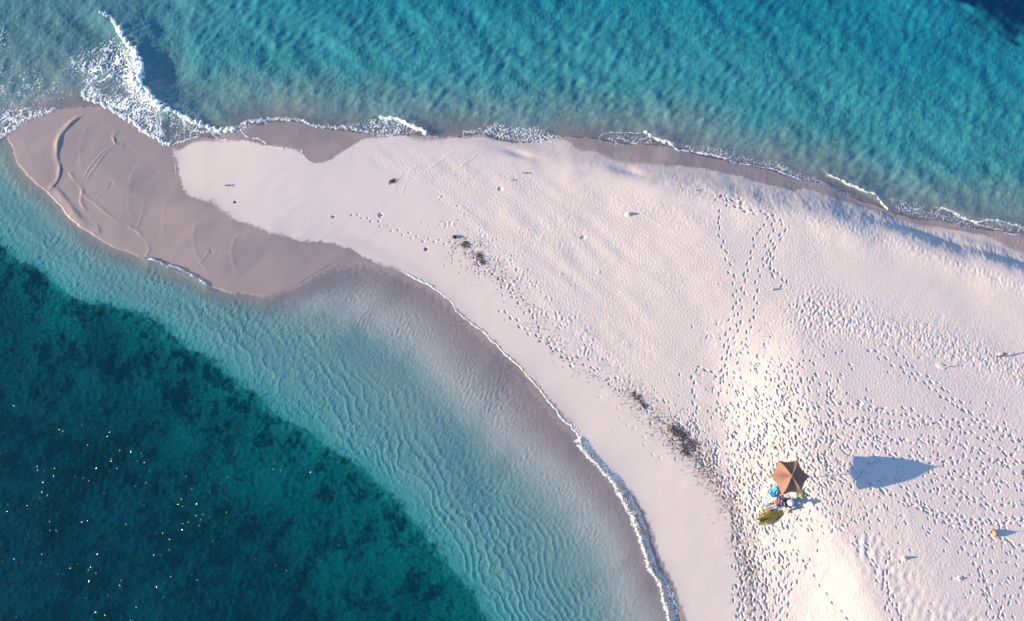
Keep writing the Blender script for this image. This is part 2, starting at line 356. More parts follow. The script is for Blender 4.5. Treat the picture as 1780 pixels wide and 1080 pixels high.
# breaking wave
WAVE = [(150, -30), (178, 18), (205, 38), (222, 62), (237, 92), (243, 122), (238, 146), (262, 168), (283, 190), (312, 202), (345, 214), (372, 223), (400, 222)]
wd, wsg = ldist(WAVE, pad=7, warp=.5)
wsd = wd*wsg                                           # + on the left of travel = north-east side (ahead of the wave)
wa = ss(-30, 60, V)*ss(230, 190, V)
sea = sea + np.where(wd < 90, (.22*wa+.04)*np.exp(-(wsd/np.where(wsd > 0, 1.1, .6))**2) , 0)
sea = sea - np.where(wd < 90, .10*wa*np.exp(-((wsd-2.6)/1.6)**2), 0)
for (u, v, r, a) in [(345, 118, 1.1, .10), (305, 130, 1.2, -.12)]:
    x, y = unproj(u, v); sea = sea + a*np.exp(-((X-x)**2+(Y-y)**2)/(r*r))
# little breakers on the north shore and the south-west lip
def swell(pts, a, w0, w1):
    global sea
    d, s = ldist(pts, pad=w1*4+1, warp=1.0); q = d*s
    sea = sea + np.where(d < 90, a*np.exp(-(q/np.where(q > 0, w1, w0))**2), 0)
swell([(430, 212), (480, 210), (560, 217), (620, 226)], .10, .15, .5)
swell([(665, 204), (700, 211), (745, 230)], .12, .15, .45)
swell([(1120, 232), (1165, 247), (1200, 258), (1260, 275)], .09, .15, .5)
swell([(1440, 304), (1500, 331), (1530, 352), (1545, 366)], .12, .15, .5)
swell([(1640, 366), (1700, 377), (1780, 396), (1850, 420)], .10, .15, .5)
swell([(262, 452), (300, 463), (330, 476), (358, 492)], .12, .5, .15)
swell([(1008, 768), (1040, 800), (1068, 836), (1092, 880), (1115, 930), (1135, 985), (1148, 1040), (1158, 1090)], .14, .18, .3)
sea = np.where(north & below, np.maximum(sea, ground+.02), sea)

# ------------------------------------------------------------------ foam cover 0..1
foam = np.zeros_like(h); fth = np.zeros_like(h)
def ridged(wl, seed, ang=0, an=1): return 1-np.minimum(np.abs(band(wl, .45, ang, an, seed))*1.0, 1)
def warpf(f, amp, wl, seed):
    jj, ii = np.indices(f.shape)
    ii = (ii+np.rint(band(wl, .8, seed=seed)*amp/STEP).astype(int)) % NX; jj = (jj+np.rint(band(wl, .8, seed=seed+1)*amp/STEP).astype(int)) % NY
    return f[jj, ii]
lace = warpf(np.maximum(np.maximum(ridged(.9, 81, 35, 1.7), ridged(.42, 82, 20, 1.5)*.93), ridged(.24, 181, 30, 1.4)*.82), .16, 1.3, 281)
lace2 = warpf(np.maximum(np.maximum(ridged(.6, 83, 75, 1.9), ridged(.30, 84, 60, 1.7)*.93), ridged(.20, 182, 60, 1.4)*.84), .10, 1.0, 283)
grain = band(.22, .5, seed=85); grain2 = band(.5, .6, seed=86)
def strip(pts, w, f, lacy=0.0, th=.03, soft=.5, wob=.3, gapn=0.0):
    global foam, fth
    d, s = ldist(pts, pad=w*3+1, warp=1.0)
    ww = w*(1+wob*grain2)
    m = ss(1+soft, 1-soft, d/np.maximum(ww, .02))
    if gapn: m = m*ss(gapn-.6, gapn+.4, low(1.3, 90+int(w*100))+.6)
    c = m*f*((1-lacy)+lacy*ss(.45, .95, lace2))
    foam = np.maximum(foam, c); fth = np.maximum(fth, th*m)
def area(pts, f, lacy, th=.03, soft=.35, lac=None, pw=.5):
    global foam, fth
    m = pmask(pts, soft); L = lace if lac is None else lac
    c = m*f*ss(pw-.12*0, pw+.4, L*(.75+.25*m)+.12*grain*.5) if lacy else m*f
    foam = np.maximum(foam, c); fth = np.maximum(fth, th*m)
# the breaker
strip([(178, 22), (192, 30), (205, 40), (216, 60)], .14, .9, .3, .05)
strip([(214, 52), (228, 78), (238, 100)], .22, 1, .1, .10)
strip([(236, 92), (243, 122), (239, 142)], .30, 1.2, 0, .11)
strip([(239, 140), (262, 168), (284, 191)], .32, 1.2, 0, .11)
strip([(284, 190), (312, 201), (345, 214), (372, 224), (405, 222)], .22, 1.1, .15, .09)
area([(150, 82), (205, 58), (232, 92), (240, 140), (200, 152), (150, 150), (108, 122), (120, 92)], 1.0, 1, .05, 1.0, pw=.50)
area([(180, 95), (225, 90), (240, 120), (240, 145), (284, 190), (284, 250), (262, 244), (240, 226), (205, 194), (186, 186), (150, 170), (146, 158), (160, 142), (145, 115)], 1.05, 1, .05, .4, pw=.36)
area([(200, 140), (240, 142), (284, 190), (288, 256), (262, 246), (240, 229), (226, 212), (190, 186), (160, 172)], .36, 0, .04, .5)
foam = foam*(1-.75*pmask([(170, 128), (215, 140), (225, 165), (180, 170), (162, 150)], .4)*(ridged(.9, 88, 30, 2) < .72))
strip([(143, 160), (146, 168), (162, 178), (186, 187), (206, 196), (226, 212), (242, 229), (264, 246), (290, 258)], .16, 1.1, .15, .06)
strip([(143, 160), (150, 148), (156, 138)], .09, .9, .2, .04)
area([(288, 195), (345, 216), (372, 232), (345, 240), (318, 250), (292, 257)], .75, 1, .02, .25, lac=lace2, pw=.55)
strip([(290, 258), (312, 252), (332, 245), (346, 238)], .05, .9, .1, .02)
strip([(290, 258), (296, 270), (300, 285), (303, 300)], .035, .7, .3, .01)
strip([(322, 208), (328, 224), (350, 229), (378, 228)], .06, .9, .2, .03)
strip([(372, 226), (378, 238), (398, 240), (412, 243)], .05, .9, .2, .02); strip([(366, 226), (395, 226), (425, 216)], .22, .9, .5, .04)
# far left
area([(-80, 196), (40, 188), (104, 196), (60, 214), (20, 238), (-80, 275)], 1, 1, .04, .5, pw=.45)
strip([(-60, 262), (10, 236), (45, 213), (100, 195)], .16, .95, .45, .05)
area([(-60, 40), (15, 40), (26, 85), (10, 110), (-60, 120)], .8, 1, .03, .5, pw=.62)
area([(-80, 90), (60, 105), (110, 135), (140, 175), (60, 195), (-80, 200)], .75, 1, .02, 1.2, pw=.66)
area([(100, 110), (160, 70), (215, 60), (235, 100), (150, 160), (100, 150)], .65, 1, .02, .8, pw=.64)
area([(290, 165), (325, 165), (320, 190), (300, 190)], .4, 1, .02, .5, pw=.7)
# north shore
strip([(428, 213), (455, 210), (500, 210), (530, 214), (560, 219), (600, 222), (640, 232), (680, 238)], .15, 1.0, .6, .04)
strip([(405, 224), (435, 214)], .12, .8, .5, .03)
strip([(418, 222), (430, 238), (445, 243), (458, 250), (460, 255), (490, 259)], .05, 1, .1, .015)
strip([(520, 262), (524, 274), (532, 283), (542, 288)], .05, 1, .05, .015); strip([(495, 251), (510, 260), (520, 262)], .025, .6, .3, .01)
area([(600, 218), (665, 206), (700, 213), (745, 230), (700, 238), (655, 236)], .85, 1, .03, .3, lac=lace2, pw=.45)
strip([(663, 205), (690, 210), (715, 221), (745, 232)], .12, 1.15, .1, .05)
area([(450, 216), (540, 222), (650, 238), (620, 246), (560, 262), (520, 250), (470, 245)], .28, 1, .01, .4, lac=lace2, pw=.7)
strip([(745, 236), (800, 236), (850, 240), (905, 245), (940, 248), (965, 252)], .045, .85, .4, .015, gapn=-.2)
strip([(805, 228), (808, 238)], .05, .9, .1, .02); strip([(805, 228), (828, 230)], .06, .9, .2, .02)
area([(810, 226), (870, 212), (930, 218), (970, 240), (965, 252), (900, 245), (840, 238)], .95, 1, .02, .4, lac=lace2, pw=.45)
strip([(917, 232), (930, 243), (935, 248)], .03, .8, .2, .01); strip([(970, 240), (978, 247)], .05, .9, .2, .01)
strip([(1045, 250), (1044, 243), (1055, 236), (1085, 233), (1120, 232)], .035, .8, .3, .02)
area([(1046, 246), (1080, 234), (1120, 233), (1150, 245), (1120, 252), (1070, 256)], .7, 1, .015, .3, lac=lace2, pw=.5)
strip([(1118, 232), (1130, 241), (1150, 246), (1168, 252), (1180, 260), (1200, 263)], .085, 1, .25, .04)
strip([(1200, 263), (1240, 270), (1270, 282), (1300, 286), (1330, 291), (1365, 303), (1395, 315)], .07, .95, .4, .03)
area([(1168, 244), (1260, 258), (1330, 276), (1390, 300), (1430, 312), (1420, 320), (1385, 312), (1330, 290), (1270, 281), (1200, 262)], .75, 1, .02, .3, lac=lace2, pw=.5)
area([(1378, 295), (1420, 308), (1450, 322), (1490, 342), (1470, 340), (1430, 326), (1400, 318)], .6, 1, .02, .25, lac=lace2, pw=.5)
strip([(1440, 304), (1470, 318), (1500, 331), (1522, 343), (1532, 355), (1545, 367)], .075, 1.05, .3, .035)
strip([(1430, 318), (1455, 328), (1475, 337)], .04, .7, .4, .02)
area([(1535, 340), (1600, 355), (1650, 370), (1700, 385), (1690, 396), (1620, 384), (1548, 368)], .7, 1, .02, .4, lac=lace2, pw=.52)
strip([(1640, 366), (1665, 375), (1690, 380), (1712, 377), (1740, 383), (1780, 396), (1850, 420)], .065, 1, .35, .03)
strip([(1690, 382), (1725, 393), (1750, 404), (1790, 410), (1850, 430)], .06, .8, .4, .03)
area([(1690, 372), (1740, 376), (1800, 395), (1850, 440), (1780, 410), (1710, 394)], .6, 1, .02, .4, lac=lace2, pw=.55)
# south shore
strip([(652, 452), (690, 466), (730, 487), (765, 508)], .022, .8, .2, .01)
strip([(700, 470), (730, 487), (765, 508), (790, 530), (797, 545), (840, 580), (872, 609), (912, 648), (950, 690), (985, 735), (1012, 770)], .045, 1.1, .1, .015, wob=.2)
area([(985, 728), (1012, 756), (1048, 790), (1078, 825), (1085, 850), (1065, 836), (1030, 795), (1000, 760)], .9, 1, .03, .25, lac=lace2, pw=.42)
strip([(1000, 765), (1030, 792), (1050, 812), (1068, 838), (1082, 872), (1092, 895), (1112, 930), (1130, 975), (1145, 1030), (1156, 1090)], .10, 1.0, .55, .035)
strip([(1060, 820), (1085, 855), (1105, 890), (1122, 925), (1138, 965), (1152, 1010), (1165, 1050), (1178, 1095)], .15, .95, .75, .045)
area([(1068, 830), (1090, 858), (1112, 893), (1132, 940), (1150, 990), (1166, 1040), (1182, 1100), (1155, 1100), (1140, 1030), (1122, 965), (1098, 905), (1080, 865)], .80, 1, .03, .25, lac=lace2, pw=.48)
# south-west lip
strip([(262, 453), (285, 459), (312, 468), (335, 480), (356, 492)], .09, 1.0, .5, .04, wob=.5)
strip([(252, 449), (280, 455)], .06, .5, .5, .03); strip([(200, 430), (240, 447)], .03, .4, .5, .02)
foam = foam + .10*grain*(foam > .15)
foam = np.clip(foam, 0, 1.2)

# ------------------------------------------------------------------ helpers
def obj(name, me, mat=None, parent=None):
    o = bpy.data.objects.new(name, me); COL.objects.link(o)
    if mat: me.materials.append(mat)
    if parent: o.parent = parent
    return o
def tag(o, label=None, cat=None, group=None, kind=None):
    for k, v in (('label', label), ('category', cat), ('group', group), ('kind', kind)):
        if v: o[k] = v
    return o
def grow(c, n=NPAD):
    d = STEP; a = []; x = 0
    for _ in range(n): d *= 1.2; x += d; a.append(x)
    a = np.array(a); return np.concatenate([c[0]-a[::-1], c, c[-1]+a])
def padf(f, n=NPAD): return np.pad(f, n, mode='edge')
def sheet(name, xs, ys, Z, attrs, keep=None):
    ny, nx = Z.shape; XX, YY = np.meshgrid(xs, ys)
    idx = np.arange(ny*nx).reshape(ny, nx)
    q = np.stack([idx[:-1, :-1], idx[:-1, 1:], idx[1:, 1:], idx[1:, :-1]], -1).reshape(-1, 4)
    co = np.stack([XX, YY, Z], -1).reshape(-1, 3).astype(np.float32)
    if keep is not None:
        k = (keep[:-1, :-1] | keep[:-1, 1:] | keep[1:, 1:] | keep[1:, :-1]).reshape(-1); q = q[k]
        used = np.zeros(ny*nx, bool); used[q.ravel()] = True
        mp = np.cumsum(used)-1; q = mp[q]; co = co[used]
    else: used = slice(None)
    me = bpy.data.meshes.new(name); me.vertices.add(len(co)); me.vertices.foreach_set('co', co.ravel())
    me.loops.add(len(q)*4); me.loops.foreach_set('vertex_index', q.ravel().astype(np.int32))
    me.polygons.add(len(q)); me.polygons.foreach_set('loop_start', np.arange(0, len(q)*4, 4, dtype=np.int32))
    me.polygons.foreach_set('loop_total', np.full(len(q), 4, np.int32)); me.polygons.foreach_set('use_smooth', np.ones(len(q), bool))
    me.update(calc_edges=True)
    for k_, v_ in attrs.items():
        if v_.ndim == 3:
            a = me.attributes.new(k_, 'FLOAT_VECTOR', 'POINT'); a.data.foreach_set('vector', v_.reshape(-1, 3)[used].astype(np.float32).ravel())
        else:
            a = me.attributes.new(k_, 'FLOAT', 'POINT'); a.data.foreach_set('value', v_.reshape(-1)[used].astype(np.float32))
    return me
class NT:
    def __init__(s, name):
        s.m = bpy.data.materials.new(name); s.m.use_nodes = True; s.t = s.m.node_tree; s.t.nodes.clear()
        s.out = s.t.nodes.new('ShaderNodeOutputMaterial')
    def n(s, typ, ins=None, **kw):
        nd = s.t.nodes.new('ShaderNode'+typ)
        for k, v in kw.items(): setattr(nd, k, v)
        for k, v in (ins or {}).items():
            if isinstance(v, bpy.types.NodeSocket): s.t.links.new(v, nd.inputs[k])
            else: nd.inputs[k].default_value = v
        return nd
    def math(s, op, a, b=0.0, clamp=False):
        return s.n('Math', {0: a, 1: b}, operation=op, use_clamp=clamp).outputs[0]
    def attr(s, name, o='Fac'): return s.n('Attribute', attribute_name=name).outputs[o]
    def mix(s, f, a, b, bt='MIX'):
        nd = s.n('Mix', data_type='RGBA', blend_type=bt)
        for k, v in ((0, f), (6, a), (7, b)):
            if isinstance(v, bpy.types.NodeSocket): s.t.links.new(v, nd.inputs[k])
            else: nd.inputs[k].default_value = v
        return nd.outputs[2]
    def pos(s): return s.n('NewGeometry').outputs['Position']
    def noise(s, sc, det=3, rough=.5, vec=None): return s.n('TexNoise', {'Vector': vec or s.pos(), 'Scale': sc, 'Detail': det, 'Roughness': rough}).outputs[0]
    def done(s, sh): s.t.links.new(sh, s.out.inputs[0]); return s.m
def rgb(*c): return (c[0], c[1], c[2], 1)
def simple(name, col, rough=.8, var=.12, sc=30, spec=.3, bump=.0, sheen=0):
    k = NT(name); n = k.noise(sc, 4)
    c = k.mix(n, rgb(*[x*(1-var) for x in col]), rgb(*[min(1, x*(1+var)) for x in col]))
    ins = {'Base Color': c, 'Roughness': rough, 'Specular IOR Level': spec}
    if bump: ins['Normal'] = k.n('Bump', {'Strength': bump, 'Distance': .01, 'Height': k.noise(sc*3, 2)}).outputs[0]
    return k.done(k.n('BsdfPrincipled', ins).outputs[0])

# ------------------------------------------------------------------ ground

under = ground < .0
wet = np.maximum(np.maximum(ss(.10+.30*ss(700, 350, U)*ss(-1, 1, low(3, 131)), -.08, ddry+.04*band(.5, .8, seed=132)), ss(-.10-.25*ss(.2, 1.2, low(4, 135)), .06, dnwet+.02*band(.4, .8, seed=133))), under*1.)
wet = wet*(dland < 30)
damp = np.maximum(.55*np.exp(-np.maximum(ddry, 0)/.8)*ss(-2, 1, low(3, 101)), (.35+.45*ss(700, 1000, U))*ss(-1.2, .9, berm+.3*low(1.5, 134)))  # moist sand, and the north face's grey shade put into the same mask
damp = np.maximum(damp, .5*pmask([(560, 420), (640, 440), (700, 460), (800, 540), (880, 600), (930, 640), (900, 640), (800, 520), (720, 455), (640, 415)], .6))
damp = np.clip(damp*(1-wet) + wet*(.75*np.exp(-np.maximum(-ddry, 0)/.9)*ss(-1.2, 1, low(2.5, 151))+.5*ss(.2, 1.6, low(1.8, 152, 55, 3))), 0, 1)
stain = np.exp(-(gdist([(1095, 685), (1130, 725), (1185, 765), (1225, 810), (1262, 870), (1285, 930), (1300, 1000), (1305, 1100)], warp=True, ab=True)/.85)**2)*ss(-.6, 1.2, band(.3, .6, seed=103)+.5*low(.8, 104))
stain = np.maximum(stain, .8*np.exp(-(gdist([(795, 415), (835, 445), (880, 490)], warp=True, ab=True)/.35)**2)*ss(.1, 1.3, band(.25, .6, seed=105)))*ss(700, 780, U)
bub = foam
G = NT('sand')
w = G.math('MULTIPLY', G.attr('wet'), G.attr('bed_sunlift')); dm = G.attr('damp'); st = G.attr('stain')
nn = G.noise(.35, 4, .55); nf = G.noise(9, 4, .6)
dryc = G.mix(nn, rgb(.575, .475, .435), rgb(.63, .535, .505)); dryc = G.mix(G.math('MULTIPLY', nf, .35), dryc, rgb(.46, .39, .37))
wetc = G.mix(G.noise(.5, 3), rgb(.262, .203, .194), rgb(.325, .255, .240))
damp_shade_c = rgb(.395, .345, .345)
c = G.mix(dm, dryc, damp_shade_c); c = G.mix(G.math('MULTIPLY', st, .55), c, rgb(.21, .155, .095)); c = G.mix(w, c, G.mix(G.math('MULTIPLY', dm, .8), wetc, rgb(.205, .170, .178)))
ro = G.math('SUBTRACT', .95, G.math('MULTIPLY', w, .5))
bp = G.n('Bump', {'Strength': .55, 'Distance': .006, 'Height': G.noise(11, 4, .65)}).outputs[0]
mat_sand = G.done(G.n('BsdfPrincipled', {'Base Color': c, 'Roughness': ro, 'Specular IOR Level': .35, 'Normal': bp}).outputs[0])
exs, eys = grow(gx), grow(gy)
gm = sheet('ground', exs, eys, padf(ground), {'wet': padf(wet), 'bed_sunlift': padf(1-.74*ss(.0, .13, -ground)*ss(.1, 2.5, dS)), 'damp': padf(damp), 'stain': padf(stain)})  # submerged sand coloured paler, making up for sunlight lost in the water
tag(obj('ground', gm, mat_sand), kind='structure')

# seagrass meadow on the deep bed
g1 = low(.5, 111); g2 = low(1.6, 112); g3 = low(4, 113)
edge_n = .10*low(.35, 114)+.14*low(1.1, 115)
gmask = ((-ddrop + edge_n*1.0) > .15) & ~north
gz = ground + .05 + .07*np.clip(.6+.5*g1+.5*g2, 0, 2)
g4 = .7*low(.9, 116, 45, 1.6)+.6*low(.38, 118); g5 = band(.35, .6, seed=117)
tone = np.clip(.72 - .58*ss(-.3, 1.8, g4+.6*g2) - .13*g3*(g3 < 9) + .12*g5 - .16*ss(500, 0, U) - .22*np.exp(-(np.maximum(-ddrop, 0)/1.0))*ss(-.5, .8, g1), 0, 1)
S = NT('seagrass')
tn = S.attr('tone'); tt = S.math('ADD', tn, S.math('MULTIPLY', S.math('SUBTRACT', S.noise(4, 4, .7), .5), .8), True)
mat_grass = S.done(S.n('BsdfPrincipled', {'Base Color': S.mix(tt, rgb(.002, .012, .03), rgb(.06, .34, .31)), 'Roughness': 1.0, 'Specular IOR Level': .05}).outputs[0])
k2 = 2
def pad2(f): return np.pad(f[::k2, ::k2], 24, mode='edge')
def grow2(cc): 
    d = STEP*k2; a = []; x = 0
    for _ in range(24): d *= 1.25; x += d; a.append(x)
    a = np.array(a); c2 = cc[::k2]; return np.concatenate([c2[0]-a[::-1], c2, c2[-1]+a])
tag(obj('seagrass', sheet('seagrass', grow2(gx), grow2(gy), pad2(gz), {'tone': pad2(tone)}, keep=pad2(gmask)), mat_grass),
    'dark patchy seagrass covering the deep seabed beyond the pale sand shelf', 'seagrass', kind='stuff')

# ------------------------------------------------------------------ water
wz = sea
D = np.maximum(wz-ground, 0)
beyond_s = beyond & ~north
def V3(a): return np.array(a)[None, None, :]
def mx(a, b, f): return a*(1-f[..., None])+b*f[..., None]
mott_light = np.clip(.5+.13*b1+.14*low(2.0, 121, -40, 2)+.08*b6+.10*band(.5, .6, 48, 1.8, 122), 0, 1)  # light refracted and reflected by the waves, put into the body colour
cn = mx(mx(V3((.27, .265, .270)), V3((.19, .285, .285)), ss(.03, .30, depth)), V3((.036, .212, .240)), ss(.08, .95, depth))
cn = mx(cn, V3((.010, .158, .210)), ss(.9, 2.2, depth))
cn = cn*(.82+.36*mott_light[..., None])
cn = mx(cn, V3((.075, .180, .215)), ss(520, 150, U)*ss(300, 0, V)*.75)
cn = mx(cn, V3((.001, .022, .065)), ss(-.8, 1.4, nedeep+.35*low(.7, 123, -35, 2.5)))
cs = mx(V3((.16, .24, .25)), V3((.105, .270, .290)), ss(.08, .60, depth))
cs = mx(cs, V3((.015, .220, .225)), ss(.68, .99, depth))
cs = mx(cs, V3((.000, .056, .070)), ss(-.2, .5, -ddrop+edge_n))
cs = mx(cs, V3((.07, .18, .25)), np.clip(trough*.5, 0, 1)*(~film_side | True))  # trough tinted blue to stand in for sky reflected on calm water
body = np.where(north[..., None], cn, cs)
op = np.where(north, 1-np.exp(-np.minimum(D, 4)*2.6), 1-np.exp(-np.minimum(D, 4)*(1.2+4.5*ss(520, 300, U)*ss(2.5, 0, dS))))
op = np.where(beyond_s, .34, op)
op = np.where(nedeep > 0, np.maximum(op, .97), op)
W = NT('sea_water')
dp = W.attr('depth'); opn = W.attr('opac'); bc = W.attr('body', 'Vector')
def ex(k): return W.math('EXPONENT', W.math('MULTIPLY', dp, -k))
T = W.n('CombineColor', {0: ex(.85), 1: ex(.16), 2: ex(.12)}).outputs[0]
bmp = W.n('Bump', {'Strength': .5, 'Distance': .012, 'Height': W.noise(5.5, 3, .6)}).outputs[0]
# steep capillary wavelets, sparse, that can catch the sun
vor = W.n('TexVoronoi', {'Vector': W.pos(), 'Scale': 2.4, 'Randomness': 1.0}, feature='F1')
vq = W.math('DIVIDE', vor.outputs['Distance'], .28); vr_ = W.n('SeparateColor', {0: vor.outputs['Color']}).outputs[0]
dome = W.math('MULTIPLY', W.math('MULTIPLY', W.math('SUBTRACT', 1.0, W.math('MULTIPLY', vq, vq), True), W.math('POWER', vr_, .7)), W.attr('chop'))
bmp2 = W.n('Bump', {'Strength': 1.0, 'Distance': .053, 'Height': dome, 'Normal': bmp}).outputs[0]
bod = W.n('MixShader', {0: opn, 1: W.n('BsdfTransparent', {0: T}).outputs[0], 2: W.n('BsdfDiffuse', {0: bc, 'Normal': bmp}).outputs[0]}).outputs[0]
gi = W.n('NewGeometry'); dt = W.math('ABSOLUTE', W.n('VectorMath', {0: gi.outputs['Incoming'], 1: bmp}, operation='DOT_PRODUCT').outputs['Value'])
fr = W.math('ADD', .02, W.math('MULTIPLY', .98, W.math('POWER', W.math('SUBTRACT', 1.0, dt, True), 5.0)), True)
mat_water = W.done(W.n('MixShader', {0: fr, 1: bod, 2: W.n('BsdfGlossy', {0: (1, 1, 1, 1), 'Roughness': .12, 'Normal': bmp2}).outputs[0]}).outputs[0])
wkeep = (D > 0.004)
chop = np.where(beyond_s, (.45+.55*ss(900, 200, U))*ss(560, 820, V)*(.72+.26*low(1.6, 171)+.2*low(5, 172)), 0)
tag(obj('sea', sheet('sea', exs, eys, padf(wz), {'depth': padf(D), 'opac': padf(op), 'chop': padf(chop),
    'body': np.stack([padf(body[..., i]) for i in range(3)], -1)}, keep=padf(wkeep)), mat_water), kind='structure')

# ------------------------------------------------------------------ foam
base = np.maximum(wz, ground)
fz = base + .012 + fth*np.clip(foam, 0, 1)*(.65+.10*grain+.18*grain2)
Fm = NT('sea_foam')
fa = Fm.attr('foam'); fnz = Fm.noise(14, 4, .7)
al = Fm.n('MapRange', {0: Fm.math('ADD', fa, Fm.math('MULTIPLY', Fm.math('SUBTRACT', fnz, .5), .7)), 1: .26, 2: 1.20}, clamp=True).outputs[0]
fb = Fm.n('Bump', {'Strength': .45, 'Distance': .02, 'Height': Fm.noise(9, 4, .7)}).outputs[0]
mat_foam = Fm.done(Fm.n('MixShader', {0: al, 1: Fm.n('BsdfTransparent').outputs[0],
    2: Fm.n('BsdfPrincipled', {'Base Color': rgb(.74, .77, .80), 'Roughness': .7, 'Specular IOR Level': .2, 'Normal': fb}).outputs[0]}).outputs[0])
tag(obj('sea_foam', sheet('sea_foam', gx, gy, fz, {'foam': foam}, keep=foam > .12), mat_foam),
    'white lacy foam and broken surf along the edges of the sandbar', 'foam', kind='stuff')
del WX, WY, XW, YW

# ------------------------------------------------------------------ things on the sand
def gh(x, y):
    i = int(round((x-gx[0])/STEP)); j = int(round((y-gy[0])/STEP))
    return float(ground[min(max(j, 0), NY-1), min(max(i, 0), NX-1)])
def gmean(x, y, r=3):
    i = int(round((x-gx[0])/STEP)); j = int(round((y-gy[0])/STEP)); return float(ground[j-r:j+r+1, i-r:i+r+1].mean())
def empty(name, loc, rz=0):
    o = bpy.data.objects.new(name, None); COL.objects.link(o); o.location = loc; o.rotation_euler = (0, 0, rz); o.empty_display_size = .2; return o
def bm_obj(name, bm, mat, parent=None, smooth=False):
    me = bpy.data.meshes.new(name); bmesh.ops.recalc_face_normals(bm, faces=bm.faces); bm.to_mesh(me); bm.free()
    if smooth: me.polygons.foreach_set('use_smooth', [True]*len(me.polygons))
    return obj(name, me, mat, parent)
def tube(bm, pts, rad, n=8, cap=True):
    rings = []; pts = [Vector(p) for p in pts]
    for i, p in enumerate(pts):
        d = (pts[min(i+1, len(pts)-1)]-pts[max(i-1, 0)]).normalized()
        a = d.orthogonal().normalized(); b = d.cross(a); r = rad[i] if isinstance(rad, (list, tuple)) else rad
        rings.append([bm.verts.new(p+(a*math.cos(2*math.pi*k/n)+b*math.sin(2*math.pi*k/n))*r) for k in range(n)])
    # keep rings aligned
    for i in range(1, len(rings)):
        r0 = rings[i-1]; best = min(range(n), key=lambda s: sum((rings[i][(k+s) % n].co-r0[k].co).length for k in range(n)))
        rings[i] = rings[i][best:]+rings[i][:best]
        for k in range(n): bm.faces.new((r0[k], r0[(k+1) % n], rings[i][(k+1) % n], rings[i][k]))
    if cap: bm.faces.new(rings[0][::-1]); bm.faces.new(rings[-1])

def blob(bm, c, r, sub=2):
    m = Matrix.Translation(c) @ Matrix.Diagonal((*((r, r, r) if not isinstance(r, (tuple, list)) else r), 1))
    bmesh.ops.create_icosphere(bm, subdivisions=sub, radius=1, matrix=m)
def remeshed(name, bm, mat, voxel, parent):
    o = bm_obj('tmp', bm, mat); md = o.modifiers.new('r', 'REMESH'); md.mode = 'VOXEL'; md.voxel_size = voxel; md.use_smooth_shade = True
    sm = o.modifiers.new('s', 'SMOOTH'); sm.iterations = 2; sm.factor = .5
    dg = bpy.context.evaluated_depsgraph_get(); dg.update()
    me = bpy.data.meshes.new_from_object(o.evaluated_get(dg)); me.name = name
    old = o.data; bpy.data.objects.remove(o); bpy.data.meshes.remove(old)
    me.materials.clear(); return obj(name, me, mat, parent)

# --- the parasol: rim corners, tip and foot where they stand
RIM_Z, TIP_Z = 1.72, 2.85
bx_, by_ = unproj(1360, 834); bz = gmean(bx_, by_)
base_v = Vector((bx_, by_, bz))
rim = [Vector((*unproj(u, v, RIM_Z+bz), RIM_Z)) - Vector((bx_, by_, 0)) for u, v in [(1352.5, 800.5), (1386.5, 800), (1407.5, 828.5), (1394.5, 858), (1359.5, 860.5), (1339, 828)]]
tip = Vector((*unproj(1376.5, 827, TIP_Z+bz), TIP_Z)) - Vector((bx_, by_, 0))
um = empty('beach_umbrella', base_v)
tag(um, 'brown six-sided beach umbrella planted in the trampled sand beside the towels', 'beach umbrella')
M_canvas = simple('brown_canvas', (.185, .108, .084), .9, .08, 12, .15, .15)
M_pole = simple('pale_pole', (.62, .58, .5), .5, .1, 20, .4)
M_rib = simple('dark_rib', (.12, .10, .09), .5, .1, 20, .4)
def canopy(tipv, rimv, pull, bow, nseg=8, nt=10):
    bm = bmesh.new(); grid = {}
    n = len(rimv)
    for i in range(n):
        a = rimv[i]; b = rimv[(i+1) % n]
        for si in range(nseg+1 if False else nseg):
            s_ = si/nseg
            for ti in range(1, nt+1):
                t_ = ti/nt
                e = a.lerp(b, s_); p = tipv.lerp(e, t_)
                sag = 4*s_*(1-s_)
                ctr = Vector((tipv.x, tipv.y, p.z)); p = ctr + (p-ctr)*(1-pull*sag*t_*t_)
                p.z += bow*math.sin(math.pi*t_**1.3)*(1-.62*sag) - .05*sag*math.sin(math.pi*t_)
                grid[(i*nseg+si, ti)] = bm.verts.new(p)
    top = bm.verts.new(tipv); m = n*nseg
    for k in range(m):
        bm.faces.new((top, grid[(k, 1)], grid[((k+1) % m, 1)]))
        for ti in range(1, nt): bm.faces.new((grid[(k, ti)], grid[(k, ti+1)], grid[((k+1) % m, ti+1)], grid[((k+1) % m, ti)]))
    return bm
c_ = bm_obj('canopy', canopy(tip, rim, .115, .20), M_canvas, um)
md = c_.modifiers.new('thick', 'SOLIDIFY'); md.thickness = .006
seam = bmesh.new()
for r_ in rim:
    pts = []
    for k in range(11):
        t_ = k/10; p = tip.lerp(r_, t_); p.z += .20*math.sin(math.pi*t_**1.3)+.006; pts.append(p)
    tube(seam, pts, .007, 5)
bm_obj('seam', seam, M_canvas, c_)
ctr = Vector((tip.x, tip.y, 0))
vr = [tip.lerp(r_, .22)+Vector((0, 0, .075)) for r_ in rim]
vt = bm_obj('vent_cap', canopy(tip+Vector((0, 0, .06)), vr, .10, .01, 6, 4), M_canvas, um)
md = vt.modifiers.new('thick', 'SOLIDIFY'); md.thickness = .006
